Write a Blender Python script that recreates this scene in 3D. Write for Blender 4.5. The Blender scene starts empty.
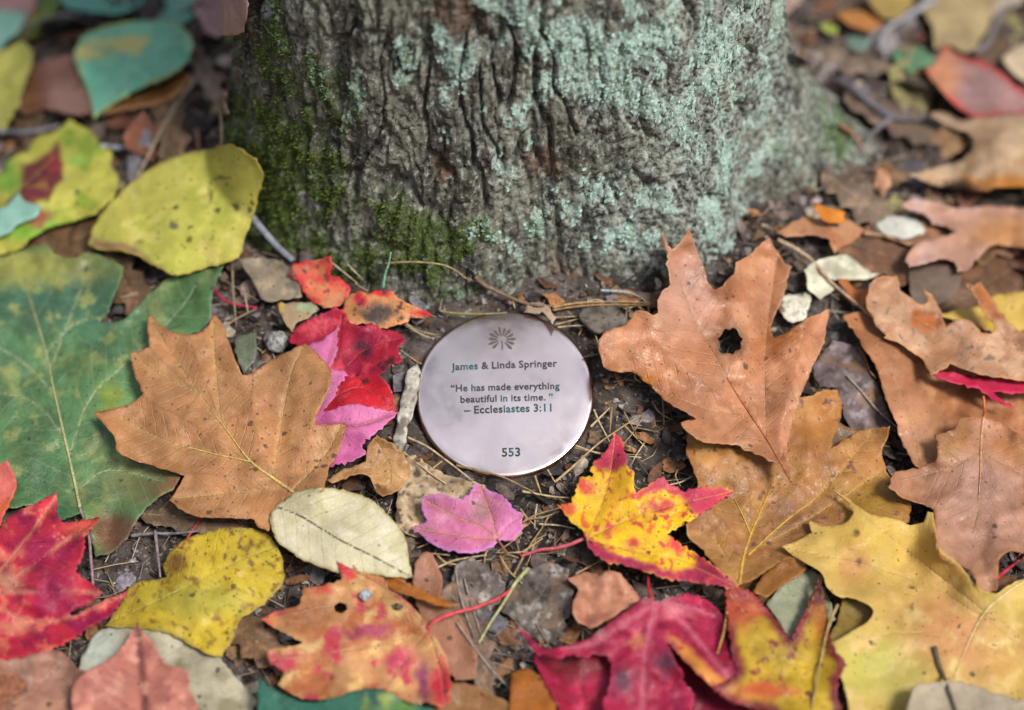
import bpy, bmesh, math, random
import numpy as np
from mathutils import Vector, Matrix
from mathutils.geometry import delaunay_2d_cdt

random.seed(7)
rng = np.random.default_rng(11)
SC = bpy.context.scene
COL = SC.collection
MM = 0.001

# ------------------------------------------------------------------ noise
_perm = np.random.default_rng(5).permutation(256).astype(np.int64)
_perm = np.concatenate([_perm, _perm, _perm])
_g3 = np.random.default_rng(6).normal(size=(256, 3)); _g3 /= np.linalg.norm(_g3, axis=1)[:, None]


def pn(x, y, z=0.0, seed=0):
    x = np.asarray(x, float) + seed * 17.31; y = np.asarray(y, float) + seed * 5.77
    z = np.zeros_like(x) + z + seed * 3.13
    xi = np.floor(x).astype(np.int64); yi = np.floor(y).astype(np.int64); zi = np.floor(z).astype(np.int64)
    xf = x - xi; yf = y - yi; zf = z - zi
    xi &= 255; yi &= 255; zi &= 255
    f = lambda t: t * t * t * (t * (t * 6 - 15) + 10)
    u, v, w = f(xf), f(yf), f(zf)

    def g(dx, dy, dz):
        h = _perm[_perm[_perm[xi + dx] + yi + dy] + zi + dz]
        G = _g3[h]
        return G[..., 0] * (xf - dx) + G[..., 1] * (yf - dy) + G[..., 2] * (zf - dz)
    l = lambda a, b, t: a + t * (b - a)
    return 1.5 * l(l(l(g(0, 0, 0), g(1, 0, 0), u), l(g(0, 1, 0), g(1, 1, 0), u), v),
                   l(l(g(0, 0, 1), g(1, 0, 1), u), l(g(0, 1, 1), g(1, 1, 1), u), v), w)


def fbm(x, y, z=0.0, o=4, seed=0, gain=.5):
    s = 0.; a = 1.
    for i in range(o):
        s = s + a * pn(np.asarray(x) * 2 ** i, np.asarray(y) * 2 ** i, np.asarray(z) * 2 ** i, seed + i)
        a *= gain
    return s


def sst(a, b, x):
    t = np.clip((x - a) / (b - a), 0, 1)
    return t * t * (3 - 2 * t)


def lin(c):
    c = np.asarray(c, float) / 255.
    return np.where(c <= .04045, c / 12.92, ((c + .055) / 1.055) ** 2.4)


# ------------------------------------------------------------------ camera and terrain
PITCH = math.radians(46); DIST = 0.90; FPX = 2072.0
CP, SP = math.cos(PITCH), math.sin(PITCH)
FWD = np.array([0, CP, -SP]); UP = np.array([0, SP, CP]); RT = np.array([1., 0, 0])


def ray(px, py):
    px = np.asarray(px, float); py = np.asarray(py, float)
    return FWD + ((px - 512) / FPX)[..., None] * RT - ((py - 355) / FPX)[..., None] * UP


CAM = -DIST * ray(505, 393)
TX, TY = -0.001, 0.156


def Terr(x, y):
    r = np.sqrt((x - TX) ** 2 + (y - TY) ** 2)
    r0 = math.hypot(TX, TY)
    return -0.046 * np.tanh((r - r0) / .135) + .004 * pn(x * 6, y * 6, 0, 3) - .004 * float(pn(0., 0., 0, 3))


# trunk: radius by angle (0 = towards the camera, + = right) and height
def Rsm(th, z):
    e = 1 / np.sqrt((np.sin(th) / .1205) ** 2 + (np.cos(th) / .100) ** 2)
    e = e * (1 - .10 * np.clip(z, 0, 3))
    zz = np.clip(z - .0, -.03, 3)
    fl = np.exp(-zz / .045)
    d = lambda c, w: np.exp(-((((th - c + np.pi) % (2 * np.pi)) - np.pi) / w) ** 2)
    fr = .010 * fl
    fr = fr + .046 * d(1.78, .42) * np.exp(-zz / .055)        # right root
    fr = fr + .012 * d(.80, .25) * np.exp(-zz / .10)       # ridge right of the middle
    fr = fr - .008 * d(1.18, .16) * np.exp(-zz / .09)
    fr = fr + .012 * d(-1.3, .5) * fl
    fr = fr + .010 * d(-.35, .3) * fl - .004 * d(.25, .25) * np.exp(-zz / .2)
    fr = fr + .03 * d(3.3, .5) * fl
    return e + fr


def hit_trunk(C, D, off):
    """first t where the ray meets the trunk grown by off (metres); inf where it misses"""
    n = len(D); ts = np.linspace(.60, 1.30, 160)
    P = C + ts[None, :, None] * D[:, None, :]
    dx = P[..., 0] - TX; dy = P[..., 1] - TY
    r = np.hypot(dx, dy); th = np.arctan2(dx, -dy)
    f = r - Rsm(th, P[..., 2]) - np.broadcast_to(np.asarray(off), (n,))[:, None]
    ins = f < 0
    k = np.argmax(ins, 1); has = ins.any(1) & (k > 0)
    kk = np.clip(k, 1, None); i = np.arange(n)
    f0 = f[i, kk - 1]; f1 = f[i, kk]
    t = ts[kk - 1] + (ts[1] - ts[0]) * f0 / np.where(f0 - f1 == 0, 1, f0 - f1)
    return np.where(has, t, np.inf)


def place(px, py, h):
    """pixel rays -> points h metres above the ground, or that far in front of the trunk"""
    px = np.atleast_1d(np.asarray(px, float)); py = np.atleast_1d(np.asarray(py, float))
    h = np.zeros_like(px) + h
    D = ray(px, py)
    t = np.full(len(px), .9)
    for _ in range(14):
        P = CAM + t[:, None] * D
        f = P[:, 2] - Terr(P[:, 0], P[:, 1]) - h
        t = t + np.clip(f / .75, -.1, .1)
    m = (px > 190) & (px < 880) & (py < 340)
    if m.any():
        tt = hit_trunk(CAM, D[m], .0035 + .35 * h[m])
        t0 = t[m]; k = .004
        d = np.where(np.isfinite(tt), tt, 9) - t0
        s = np.clip(.5 + .5 * d / k, 0, 1)
        t[m] = np.where(np.isfinite(tt), (np.where(np.isfinite(tt), tt, t0) * (1 - s) + t0 * s - k * s * (1 - s)), t0)
    return CAM + t[:, None] * D


def project(P):
    d = P - CAM
    z = d @ FWD
    return 512 + FPX * (d @ RT) / z, 355 - FPX * (d @ UP) / z


# ------------------------------------------------------------------ object helpers
def tag(o, label=None, cat=None, group=None, kind=None):
    if label: o['label'] = label
    if cat: o['category'] = cat
    if group: o['group'] = group
    if kind: o['kind'] = kind
    return o


def empty(name, loc):
    o = bpy.data.objects.new(name, None); COL.objects.link(o)
    o.location = loc; o.empty_display_size = .01
    return o


def meshobj(name, V, F, mat, parent=None, smooth=True, attrs=None, loc=None):
    """V in world metres; the object sits at loc (its base) or at its parent's place"""
    V = np.asarray(V, float)
    o = bpy.data.objects.new(name, bpy.data.meshes.new(name)); COL.objects.link(o)
    if parent is not None:
        o.parent = parent; org = np.array(parent.location)
    else:
        org = np.array(loc) if loc is not None else np.zeros(3)
        o.location = org
    me = o.data
    V = V - org
    if isinstance(F, np.ndarray):
        k = F.shape[1]
        me.vertices.add(len(V)); me.vertices.foreach_set('co', V.astype(np.float32).ravel())
        me.loops.add(F.size); me.loops.foreach_set('vertex_index', F.astype(np.int32).ravel())
        me.polygons.add(len(F)); me.polygons.foreach_set('loop_start', np.arange(0, F.size, k, dtype=np.int32))
        me.update(calc_edges=True)
    else:
        me.from_pydata([tuple(v) for v in V], [], F)
    me.polygons.foreach_set('use_smooth', np.full(len(me.polygons), smooth))
    for k, a in (attrs or {}).items():
        a = np.asarray(a, np.float32)
        if a.ndim == 2:
            at = me.attributes.new(k, 'FLOAT_COLOR', 'POINT')
            at.data.foreach_set('color', np.concatenate([a, np.ones((len(a), 1), np.float32)], 1).ravel())
        else:
            at = me.attributes.new(k, 'FLOAT', 'POINT'); at.data.foreach_set('value', a)
    me.materials.append(mat); me.update()
    return o


def tube_geo(P, R, n=7, bump=0.0):
    """tapered tube through the points"""
    P = np.asarray(P, float); R = np.asarray(R, float)
    T = np.gradient(P, axis=0); T /= np.linalg.norm(T, axis=1)[:, None] + 1e-12
    A = np.cross(T, [0.13, .2, 1.0]); A /= np.linalg.norm(A, axis=1)[:, None] + 1e-12
    B = np.cross(T, A)
    V = []; F = []
    for i in range(len(P)):
        for k in range(n):
            a = 2 * math.pi * k / n
            rr = R[i] * (1 + bump * random.uniform(-1, 1))
            V.append(P[i] + rr * (math.cos(a) * A[i] + math.sin(a) * B[i]))
    for i in range(len(P) - 1):
        for k in range(n):
            F.append((i * n + k, i * n + (k + 1) % n, (i + 1) * n + (k + 1) % n, (i + 1) * n + k))
    F.append(tuple(range(n - 1, -1, -1))); F.append(tuple(range((len(P) - 1) * n, len(P) * n)))
    return np.array(V), F


def resample(pts, n):
    pts = np.asarray(pts, float)
    if len(pts) > 2:                                    # Catmull-Rom through the points
        q = np.vstack([2 * pts[0] - pts[1], pts, 2 * pts[-1] - pts[-2]]); out = []
        for i in range(1, len(q) - 2):
            for t in np.linspace(0, 1, 8, endpoint=False):
                a, b, c, d = q[i - 1], q[i], q[i + 1], q[i + 2]
                out.append(.5 * (2 * b + (c - a) * t + (2 * a - 5 * b + 4 * c - d) * t * t + (3 * b - a - 3 * c + d) * t ** 3))
        out.append(pts[-1]); pts = np.array(out)
    s = np.concatenate([[0], np.cumsum(np.linalg.norm(np.diff(pts, axis=0), axis=1))])
    u = np.linspace(0, s[-1], n)
    return np.stack([np.interp(u, s, pts[:, k]) for k in range(pts.shape[1])], 1)


# ------------------------------------------------------------------ materials
class NT:
    def __init__(s, name):
        s.m = bpy.data.materials.new(name); s.m.use_nodes = True
        s.t = s.m.node_tree; s.t.nodes.clear()
        s.out = s.t.nodes.new('ShaderNodeOutputMaterial')

    def n(s, typ, ins=None, **kw):
        x = s.t.nodes.new('ShaderNode' + typ)
        for k, v in kw.items(): setattr(x, k, v)
        for k, v in (ins or {}).items():
            if isinstance(v, bpy.types.NodeSocket): s.t.links.new(v, x.inputs[k])
            else: x.inputs[k].default_value = v
        return x

    def attr(s, name): return s.n('Attribute', attribute_name=name)

    def noise(s, vec, scale, detail=4, rough=.55, dist=0.):
        return s.n('TexNoise', {'Vector': vec, 'Scale': scale, 'Detail': detail, 'Roughness': rough, 'Distortion': dist}).outputs['Fac']

    def math(s, op, a, b=0.0, c=None, clamp=False):
        i = {0: a, 1: b}
        if c is not None: i[2] = c
        return s.n('Math', i, operation=op, use_clamp=clamp).outputs[0]

    def ramp(s, f, lo, hi, a=0., b=1.):
        return s.n('MapRange', {'Value': f, 'From Min': lo, 'From Max': hi, 'To Min': a, 'To Max': b}, interpolation_type='SMOOTHSTEP').outputs[0]

    def mix(s, f, a, b, mode='MIX'):
        x = s.t.nodes.new('ShaderNodeMix'); x.data_type = 'RGBA'; x.blend_type = mode
        for i, v in ((0, f), (6, a), (7, b)):
            if isinstance(v, bpy.types.NodeSocket): s.t.links.new(v, x.inputs[i])
            elif i == 0: x.inputs[i].default_value = v
            else: x.inputs[i].default_value = (*v[:3], 1)
        return x.outputs[2]

    def bump(s, h, strength, dist, prev=None):
        i = {'Height': h, 'Strength': strength, 'Distance': dist}
        if prev is not None: i['Normal'] = prev
        return s.n('Bump', i).outputs[0]

    def surf(s, sock): s.t.links.new(sock, s.out.inputs['Surface']); return s.m

    def bsdf(s, **kw):
        return s.n('BsdfPrincipled', {k.replace('_', ' '): v for k, v in kw.items()})


def obj_vec(t):
    return t.n('TexCoord').outputs['Object']


def leaf_mat(name, rough=.5, spots=.35, spotcol=(.03, .02, .015), vein=(.5, .4, .2), vw=.45, vs=.6, sec=.35, secgap=5.5, transl=.22, mottle=.25, spotscale=1.0, secang=.8, spec=.35):
    t = NT(name); v = obj_vec(t)
    pig = t.attr('pigment').outputs['Color']
    vd = t.attr('vein_dist').outputs['Fac']; vu = t.attr('vein_along').outputs['Fac']
    wob = t.noise(v, 260, 2)
    # main vein and side veins
    mv = t.ramp(vd, vw * .55, vw * 1.3, 1, 0)
    a = t.math('SUBTRACT', t.math('MULTIPLY', vd, secang), vu)
    a = t.math('ADD', a, t.math('MULTIPLY', wob, 2.2))
    fr = t.math('ABSOLUTE', t.math('SUBTRACT', t.math('FRACT', t.math('DIVIDE', a, secgap)), .5))
    sv = t.ramp(fr, .02, .075, 1, 0)
    sv = t.math('MULTIPLY', sv, t.ramp(vd, 14, 26, 1, .25))
    # fine net between the veins
    vor = t.n('TexVoronoi', {'Vector': v, 'Scale': 620.}, feature='DISTANCE_TO_EDGE').outputs['Distance']
    net = t.ramp(vor, .02, .12, 1, 0)
    m1 = t.noise(v, 45, 6, .62); m2 = t.noise(v, 330, 4, .6)
    fac = t.math('ADD', t.ramp(m1, .3, .7, 1 - mottle, 1 + mottle * .8), t.ramp(m2, .25, .75, -mottle * .22, mottle * .22))
    c = t.n('VectorMath', {0: pig, 3: fac}, operation='SCALE').outputs[0]
    c = t.mix(t.math('MULTIPLY', net, .08), c, vein)
    c = t.mix(t.math('MULTIPLY', sv, sec * .55), c, vein)
    c = t.mix(t.math('MULTIPLY', mv, vs), c, vein)
    # specks: sparse large ones, many pin points, smudges, all gathered in clusters
    clus = t.ramp(t.noise(v, 30, 3, .6), .36, .62, .25, 1.25)
    def dots(scale, share, big, rag):
        s1 = t.n('TexVoronoi', {'Vector': v, 'Scale': scale * spotscale, 'Randomness': 1.}, feature='F1')
        ch = t.n('SeparateColor', {0: s1.outputs['Color']}).outputs
        lim = t.math('SUBTRACT', 1.0, t.math('MULTIPLY', clus, share))
        size = t.math('MULTIPLY', t.math('MULTIPLY', t.math('GREATER_THAN', ch[0], lim), ch[1]), big)
        dd = t.math('ADD', s1.outputs['Distance'], t.math('MULTIPLY', t.math('SUBTRACT', t.noise(v, scale * 2.6, 4, .65), .5), rag))
        return t.math('MULTIPLY', t.ramp(t.math('SUBTRACT', dd, size), -.04, .03, 1, 0), t.math('GREATER_THAN', size, .01))
    c = t.mix(t.math('MULTIPLY', dots(300, .15 * spots, .42, .85), .75), c, spotcol)
    c = t.mix(t.math('MULTIPLY', dots(820, .22 * spots, .50, .6), .7), c, spotcol)
    c = t.mix(t.math('MULTIPLY', t.math('MULTIPLY', t.ramp(t.noise(v, 190, 5, .7), .62 - .05 * spots, .74 - .05 * spots), clus), .45 * min(1, spots * 1.6)), c, t.mix(.5, c, spotcol))
    # pale worn pores and a fine grain
    gr = t.noise(v, 1500, 3, .7)
    c = t.n('VectorMath', {0: c, 3: t.ramp(gr, .25, .75, .95, 1.05)}, operation='SCALE').outputs[0]
    hgt = t.math('ADD', t.math('MULTIPLY', t.math('ADD', t.math('MULTIPLY', sv, .6 * sec), t.math('MULTIPLY', mv, vs)), -1.0),
                 t.math('ADD', t.math('MULTIPLY', net, -.10), t.math('MULTIPLY', t.noise(v, 110, 3, .5), .55)))
    nb = t.bump(hgt, .8, .0011)
    r = t.ramp(m2, .3, .7, rough - .1, rough + .1)
    p = t.bsdf(Base_Color=c, Roughness=r, Specular_IOR_Level=spec, Normal=nb)
    tr = t.n('BsdfTranslucent', {'Color': c, 'Normal': nb})
    return t.surf(t.n('MixShader', {0: transl, 1: p.outputs[0], 2: tr.outputs[0]}).outputs[0])


def plain_mat(name, c1, c2, scale=200, rough=.7, bump=.4, bd=.0006, stretch=None, spec=.3, detail=5, mid=(.35, .65)):
    t = NT(name); v = obj_vec(t)
    if stretch: v = t.n('Mapping', {'Vector': v, 'Scale': stretch}).outputs[0]
    f = t.noise(v, scale, detail, .6)
    c = t.mix(t.ramp(f, *mid), c1, c2)
    f2 = t.noise(v, scale * 3.3, 4, .6)
    c = t.n('VectorMath', {0: c, 3: t.ramp(f2, .25, .75, .65, 1.3)}, operation='SCALE').outputs[0]
    nb = t.bump(f2, bump, bd)
    return t.surf(t.bsdf(Base_Color=c, Roughness=rough, Specular_IOR_Level=spec, Normal=nb).outputs[0])
# ------------------------------------------------------------------ ground
def axis(lo, hi, step, far, grow=1.35):
    a = list(np.arange(lo, hi + 1e-9, step)); s = step; x = hi; up = []
    while x < far: s *= grow; x += s; up.append(x)
    s = step; x = lo; dn = []
    while x > -far: s *= grow; x -= s; dn.append(x)
    return np.array(dn[::-1] + a + up)


def soil_z(x, y):
    n = fbm(x * 60, y * 60, 0, 5, 21, .6)
    lump = np.maximum(0, pn(x * 120, y * 120, 0, 33)) ** 1.5
    r = np.maximum(np.abs(x), np.abs(y))
    w = sst(3.0, .8, r)
    far = .05 * fbm(x * .8, y * .8, 0, 3, 44) * sst(1.0, 6.0, r)
    dip = .006 * np.exp(-(np.hypot(x, y) / .040) ** 8)
    return Terr(x, y) - .0018 - dip + (.0030 * n + .0026 * lump) * w + far


gx = axis(-.33, .33, .0013, 40); gy = axis(-.27, .33, .0013, 40)
GX, GY = np.meshgrid(gx, gy)
GZ = soil_z(GX.ravel(), GY.ravel()).reshape(GX.shape)
nx, ny = len(gx), len(gy)
idx = np.arange(nx * ny).reshape(ny, nx)
F = np.stack([idx[:-1, :-1], idx[:-1, 1:], idx[1:, 1:], idx[1:, :-1]], -1).reshape(-1, 4)
t = NT('soil'); v = obj_vec(t)
n1 = t.noise(v, 70, 6, .65); n2 = t.noise(v, 420, 5, .65); n3 = t.noise(v, 24, 4, .6)
c = t.mix(t.ramp(n1, .35, .65), (.018, .014, .012), (.075, .061, .053))
c = t.mix(t.ramp(n3, .48, .68, 0, .6), c, (.12, .10, .092))
c = t.mix(t.ramp(n2, .56, .70, 0, .75), c, (.30, .27, .255))
c = t.mix(t.ramp(n2, .40, .28, 0, .6), c, (.015, .012, .01))
c = t.mix(t.ramp(t.noise(v, 33, 5, .6), .60, .72, 0, .5), c, (.20, .13, .07))
nb = t.bump(n2, .8, .0016); nb = t.bump(t.noise(v, 1300, 4, .6), .5, .0006, nb)
soil = t.surf(t.bsdf(Base_Color=c, Roughness=.9, Specular_IOR_Level=.15, Normal=nb).outputs[0])
g = meshobj('ground', np.stack([GX.ravel(), GY.ravel(), GZ.ravel()], 1), F, soil)
tag(g, 'dark crumbly forest soil under the fallen leaves', 'ground', kind='structure')

# ------------------------------------------------------------------ tree
ZB = -.035
zs = np.concatenate([np.arange(ZB, .275, .0009), .275 + np.cumsum(.0012 * 1.14 ** np.arange(44))])
zs = zs[zs < 4.2]
na = 860
th = np.linspace(-np.pi, np.pi, na, endpoint=False)
TH, ZZ = np.meshgrid(th, zs)
R = Rsm(TH, ZZ)
sx = np.sin(TH) * .125; sy = np.cos(TH) * .125               # closed coordinate round the trunk
# furrowed bark
wx = .0055 * fbm(sx * 38, sy * 38, ZZ * 22, 3, 51); wz = .012 * fbm(sx * 30, sy * 30, ZZ * 22, 3, 57)
k1 = pn((sx + wx) * 62, (sy + wx) * 62, (ZZ + wz) * 17, 61)
k2 = pn((sx + wx) * 120, (sy + wx) * 120, (ZZ + wz) * 34, 63)
k3 = fbm((sx + wx * .5) * 200, (sy + wx * .5) * 200, (ZZ + wz * .5) * 75, 4, 65, .6)
crack = np.maximum(1 - np.abs(k1) / .095, 0) ** .8
crack2 = np.maximum(1 - np.abs(k2) / .17, 0)
lowf = sst(.0, .16, ZZ)                                   # deeper furrows higher up
plates = np.floor((fbm(sx * 75, sy * 75, ZZ * 50, 3, 71) + 1) * 3.2)
pl = ((fbm(sx * 75, sy * 75, ZZ * 50, 3, 71) + 1) * 3.2) - plates
rel = (.0018 * fbm(sx * 24, sy * 24, ZZ * 9, 3, 67) + .0017 * k3 + .0008 * (pl - .5)
       - (.0058 * crack * (.40 + .60 * lowf)) - .0015 * crack2 + .0012 * k2)
fine = sst(1.2, .3, ZZ)
# growths: moss low on the left and in the middle, mint lichen on the right
px_, py_ = project(np.stack([TX + R * np.sin(TH), TY - R * np.cos(TH), ZZ], -1).reshape(-1, 3))
px_ = px_.reshape(R.shape); py_ = py_.reshape(R.shape)
q = fbm(sx * 26, sy * 26, ZZ * 26, 4, 81, .6); q2 = fbm(sx * 60, sy * 60, ZZ * 48, 4, 83, .65)
S = R.mean() * TH
def gau(a, b, c0, c1, ra, rb): return np.exp(-((a - c0) / ra) ** 2 - ((b - c1) / rb) ** 2)
mossw = (1.15 * gau(TH, ZZ, -1.05, .035, .50, .085) + .85 * gau(TH, ZZ, -.30, .045, .24, .022)
         + .55 * gau(TH, ZZ, -1.15, .19, .25, .08) + .5 * gau(TH, ZZ, -.65, .02, .45, .03) + .45 * gau(TH, ZZ, 1.5, .01, .4, .03))
moss = sst(.45, 1.0, mossw * .95 + .62 * q + .42 * q2)
licw = (.08 + .78 * gau(TH, ZZ, .05, .19, .36, .085) + .76 * gau(TH, ZZ, .98, .14, .40, .15) + .45 * gau(TH, ZZ, .45, .13, .35, .09)
        + .50 * gau(TH, ZZ, 1.35, .20, .4, .2) + .3 * gau(TH, ZZ, -1.2, .22, .25, .05))
lic = sst(.60, .76, licw * .70 + .70 * q + .80 * q2) * (1 - .8 * np.clip(crack, 0, 1)) * (1 - .5 * np.clip(crack2, 0, 1))
# grey-blue lichen on the left flank
blue = sst(.58, .75, .6 * gau(TH, ZZ, -1.1, .16, .28, .07) + .25 * q + .5 * fbm(sx * 80, sy * 80, ZZ * 70, 3, 91))
pale = sst(.35, .85, 1.0 * gau(TH, ZZ, 1.35, .14, .6, .18) + .6 * gau(TH, ZZ, .75, .08, .4, .12) + .4 * gau(TH, ZZ, .1, .10, .7, .12) + .35 * q)
red = .6 * sst(.62, .80, fbm(sx * 34, sy * 34, ZZ * 30, 3, 95) + .05) * (1 - lic)
rel = rel + .0009 * moss * (1 + pn(sx * 400, sy * 400, ZZ * 400, 97)) + .0007 * lic * (.6 + pn(sx * 300, sy * 300, ZZ * 300, 98))
RR = R + rel * fine + (.004 * fbm(sx * 18, sy * 18, ZZ * 4, 3, 99)) * (1 - fine)
V = np.stack([TX + RR * np.sin(TH), TY - RR * np.cos(TH) + .02 * np.clip(ZZ, .3, 9) - .006, ZZ], -1)
V[..., 1] = np.where(ZZ < .3, TY - RR * np.cos(TH), V[..., 1])
nz = len(zs); idx = np.arange(nz * na).reshape(nz, na); nxt = np.roll(idx, -1, 1)
F = np.stack([idx[:-1], nxt[:-1], nxt[1:], idx[1:]], -1).reshape(-1, 4)
t = NT('bark'); v = obj_vec(t)
am = t.n('SeparateColor', {0: t.attr('growth').outputs['Color']}); moss_a, lic_a, pale_a = am.outputs
a2 = t.n('SeparateColor', {0: t.attr('growth_more').outputs['Color']}); red_a, blue_a, _ = a2.outputs
vs_ = t.n('Mapping', {'Vector': v, 'Scale': (1, 1, .35)}).outputs[0]
b1 = t.noise(vs_, 95, 6, .65); b2 = t.noise(v, 380, 5, .65); b3 = t.noise(v, 1100, 4, .6)
c = t.mix(t.ramp(b1, .32, .68), (.034, .032, .025), (.205, .200, .162))
c = t.mix(t.ramp(b2, .53, .68, 0, .75), c, (.42, .425, .375))
c = t.mix(t.ramp(b2, .47, .36, 0, .85), c, (.018, .016, .013))
c = t.mix(t.math('MULTIPLY', red_a, t.ramp(b2, .35, .6, .2, .85)), c, (.16, .070, .040))
c = t.mix(t.math('MULTIPLY', pale_a, t.ramp(b2, .43, .58, .0, .6)), c, (.34, .40, .355))
lf = t.math('MULTIPLY', lic_a, t.ramp(t.noise(v, 520, 4, .65), .36, .50))
c = t.mix(t.math('MULTIPLY', lf, .85), c, t.mix(t.ramp(b3, .3, .7), (.24, .345, .29), (.49, .62, .54)))
bf = t.math('MULTIPLY', blue_a, t.ramp(t.noise(v, 600, 4, .65), .42, .54))
c = t.mix(t.math('MULTIPLY', bf, .85), c, (.42, .50, .52))
mf = t.math('MULTIPLY', moss_a, t.ramp(t.noise(v, 300, 4, .65), .32, .5))
c = t.mix(t.math('MULTIPLY', mf, .9), c, t.mix(t.ramp(b3, .3, .7), (.020, .040, .010), (.085, .125, .022)))
nb = t.bump(b1, .4, .0022); nb = t.bump(b2, .8, .0018, nb); nb = t.bump(b3, .6, .0007, nb)
bark = t.surf(t.bsdf(Base_Color=c, Roughness=.88, Specular_IOR_Level=.2, Normal=nb).outputs[0])
tree = empty('tree', (TX, TY, 0))
tag(tree, 'thick tree trunk with furrowed grey bark, green moss and mint lichen', 'tree')
tr = meshobj('trunk', V.reshape(-1, 3), F, bark, tree, attrs={'growth': np.stack([moss, lic, pale], -1).reshape(-1, 3), 'growth_more': np.stack([red, blue, blue * 0], -1).reshape(-1, 3)})

# moss tufts: tiny upright leaves on the mossy bark
Vf = V.reshape(-1, 3); w = (moss * (ZZ < .30) * (ZZ > -.01) * (np.cos(TH) > -.3)).ravel()
NM = 15000
pick = rng.choice(len(Vf), NM, p=w / w.sum())
nrm = np.stack([np.sin(TH), -np.cos(TH), 0 * TH + .35], -1).reshape(-1, 3)[pick]
base = Vf[pick] + rng.normal(scale=.0004, size=(NM, 3)) - nrm * .0002
dirn = nrm + rng.normal(scale=.55, size=(NM, 3)); dirn /= np.linalg.norm(dirn, axis=1)[:, None]
side = np.cross(dirn, rng.normal(size=(NM, 3))); side /= np.linalg.norm(side, axis=1)[:, None]
ln = rng.uniform(.0007, .0021, NM)[:, None]; wd = rng.uniform(.00022, .0004, NM)[:, None]
mv = np.stack([base - side * wd, base + side * wd, base + dirn * ln * .6 + side * wd * .8, base + dirn * ln, base + dirn * ln * .6 - side * wd * .8], 1).reshape(-1, 3)
o5 = np.arange(NM)[:, None] * 5
mF = np.concatenate([o5 + np.array([0, 1, 2, 4]), o5 + np.array([4, 2, 3, 3])], 0)
mFl = [tuple(r) for r in (o5 + np.array([0, 1, 2, 3, 4]))]
mc = np.array([.060, .102, .018]) * rng.uniform(.4, 1.7, (NM, 1)) + np.array([.07, .055, .0]) * (rng.random((NM, 1)) ** 2)
t = NT('moss'); p = t.attr('pigment').outputs['Color']
q_ = t.bsdf(Base_Color=p, Roughness=.7, Specular_IOR_Level=.2)
mossm = t.surf(t.n('MixShader', {0: .3, 1: q_.outputs[0], 2: t.n('BsdfTranslucent', {'Color': p}).outputs[0]}).outputs[0])
mo = meshobj('moss', mv, np.array(mFl), mossm, tree, smooth=False, attrs={'pigment': np.repeat(mc, 5, 0)})
mo['kind'] = 'stuff'

# lichen crust: small raised scales
w = (np.maximum(lic, .8 * blue) * (ZZ < .30) * (ZZ > -.005) * (np.cos(TH) > -.3)).ravel() ** 1.5
NL = 7000
pick = rng.choice(len(Vf), NL, p=w / w.sum())
nrm = np.stack([np.sin(TH), -np.cos(TH), 0 * TH], -1).reshape(-1, 3)[pick] + rng.normal(scale=.10, size=(NL, 3))
nrm /= np.linalg.norm(nrm, axis=1)[:, None]
a = np.cross(nrm, rng.normal(size=(NL, 3))); a /= np.linalg.norm(a, axis=1)[:, None]; b = np.cross(nrm, a)
rr = rng.uniform(.0004, .0012, NL)
ct = Vf[pick] + nrm * .0002
ring = []
for k in range(6):
    an = k * math.pi / 3; r_ = (rr * rng.uniform(.55, 1.25, NL))[:, None]
    ring.append(ct + r_ * (math.cos(an) * a + math.sin(an) * b) + nrm * rng.uniform(-.0002, .0002, (NL, 1)))
lv = np.stack(ring, 1).reshape(-1, 3)
isb = (blue.ravel()[pick] > lic.ravel()[pick])[:, None]
lc = np.where(isb, np.array([.42, .50, .53]), np.array([.35, .50, .425])) * rng.uniform(.70, 1.15, (NL, 1))
lc = np.minimum(lc, .8)
t = NT('lichen'); lichm = t.surf(t.bsdf(Base_Color=t.attr('pigment').outputs['Color'], Roughness=.9, Specular_IOR_Level=.15).outputs[0])
lo = meshobj('lichen', lv, np.arange(NL * 6).reshape(NL, 6), lichm, tree, smooth=False, attrs={'pigment': np.repeat(lc, 6, 0)})
lo['kind'] = 'stuff'
# ------------------------------------------------------------------ memorial disc
DR = .0387; DTH = .0044
TILT = math.radians(22)
DX = np.array([1., 0, 0]); DY = np.array([0, math.cos(TILT), math.sin(TILT)]); DN = np.array([0, -math.sin(TILT), math.cos(TILT)])
DC = CAM + DIST * ray(505, 393)          # centre of its upper face
def on_disc(px, py):
    D = ray(px, py); t = ((DC - CAM) @ DN) / (D @ DN)
    q = CAM + t[..., None] * D - DC
    return np.stack([q @ DX, q @ DY], -1)
DM = Matrix(((DX[0], DY[0], DN[0], DC[0]), (DX[1], DY[1], DN[1], DC[1]), (DX[2], DY[2], DN[2], DC[2]), (0, 0, 0, 1)))
disc = bpy.data.objects.new('memorial_disc', None); COL.objects.link(disc); disc.matrix_world = DM; disc.empty_display_size = .02
tag(disc, 'round polished copper memorial disc engraved with a name and a verse', 'plaque')
def child_of_disc(o):
    COL.objects.link(o) if o.name not in COL.objects else None
    o.parent = disc; return o
prof = [(0, -DTH), (DR - .0007, -DTH), (DR - .0002, -DTH + .0002), (DR, -DTH + .0007), (DR, -.0012), (DR - .0002, -.0006), (DR - .00055, -.0002), (DR - .0011, 0), (DR - .0019, .00008)]
NS = 384
Vd = []; Fd = []
for (r, z) in prof[1:]:
    for k in range(NS):
        a = 2 * math.pi * k / NS; Vd.append((r * math.cos(a), r * math.sin(a), z))
nr = len(prof) - 1
for i in range(nr - 1):
    for k in range(NS): Fd.append((i * NS + k, i * NS + (k + 1) % NS, (i + 1) * NS + (k + 1) % NS, (i + 1) * NS + k))
rings = [.9, .7, .5, .3, .12]
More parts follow.
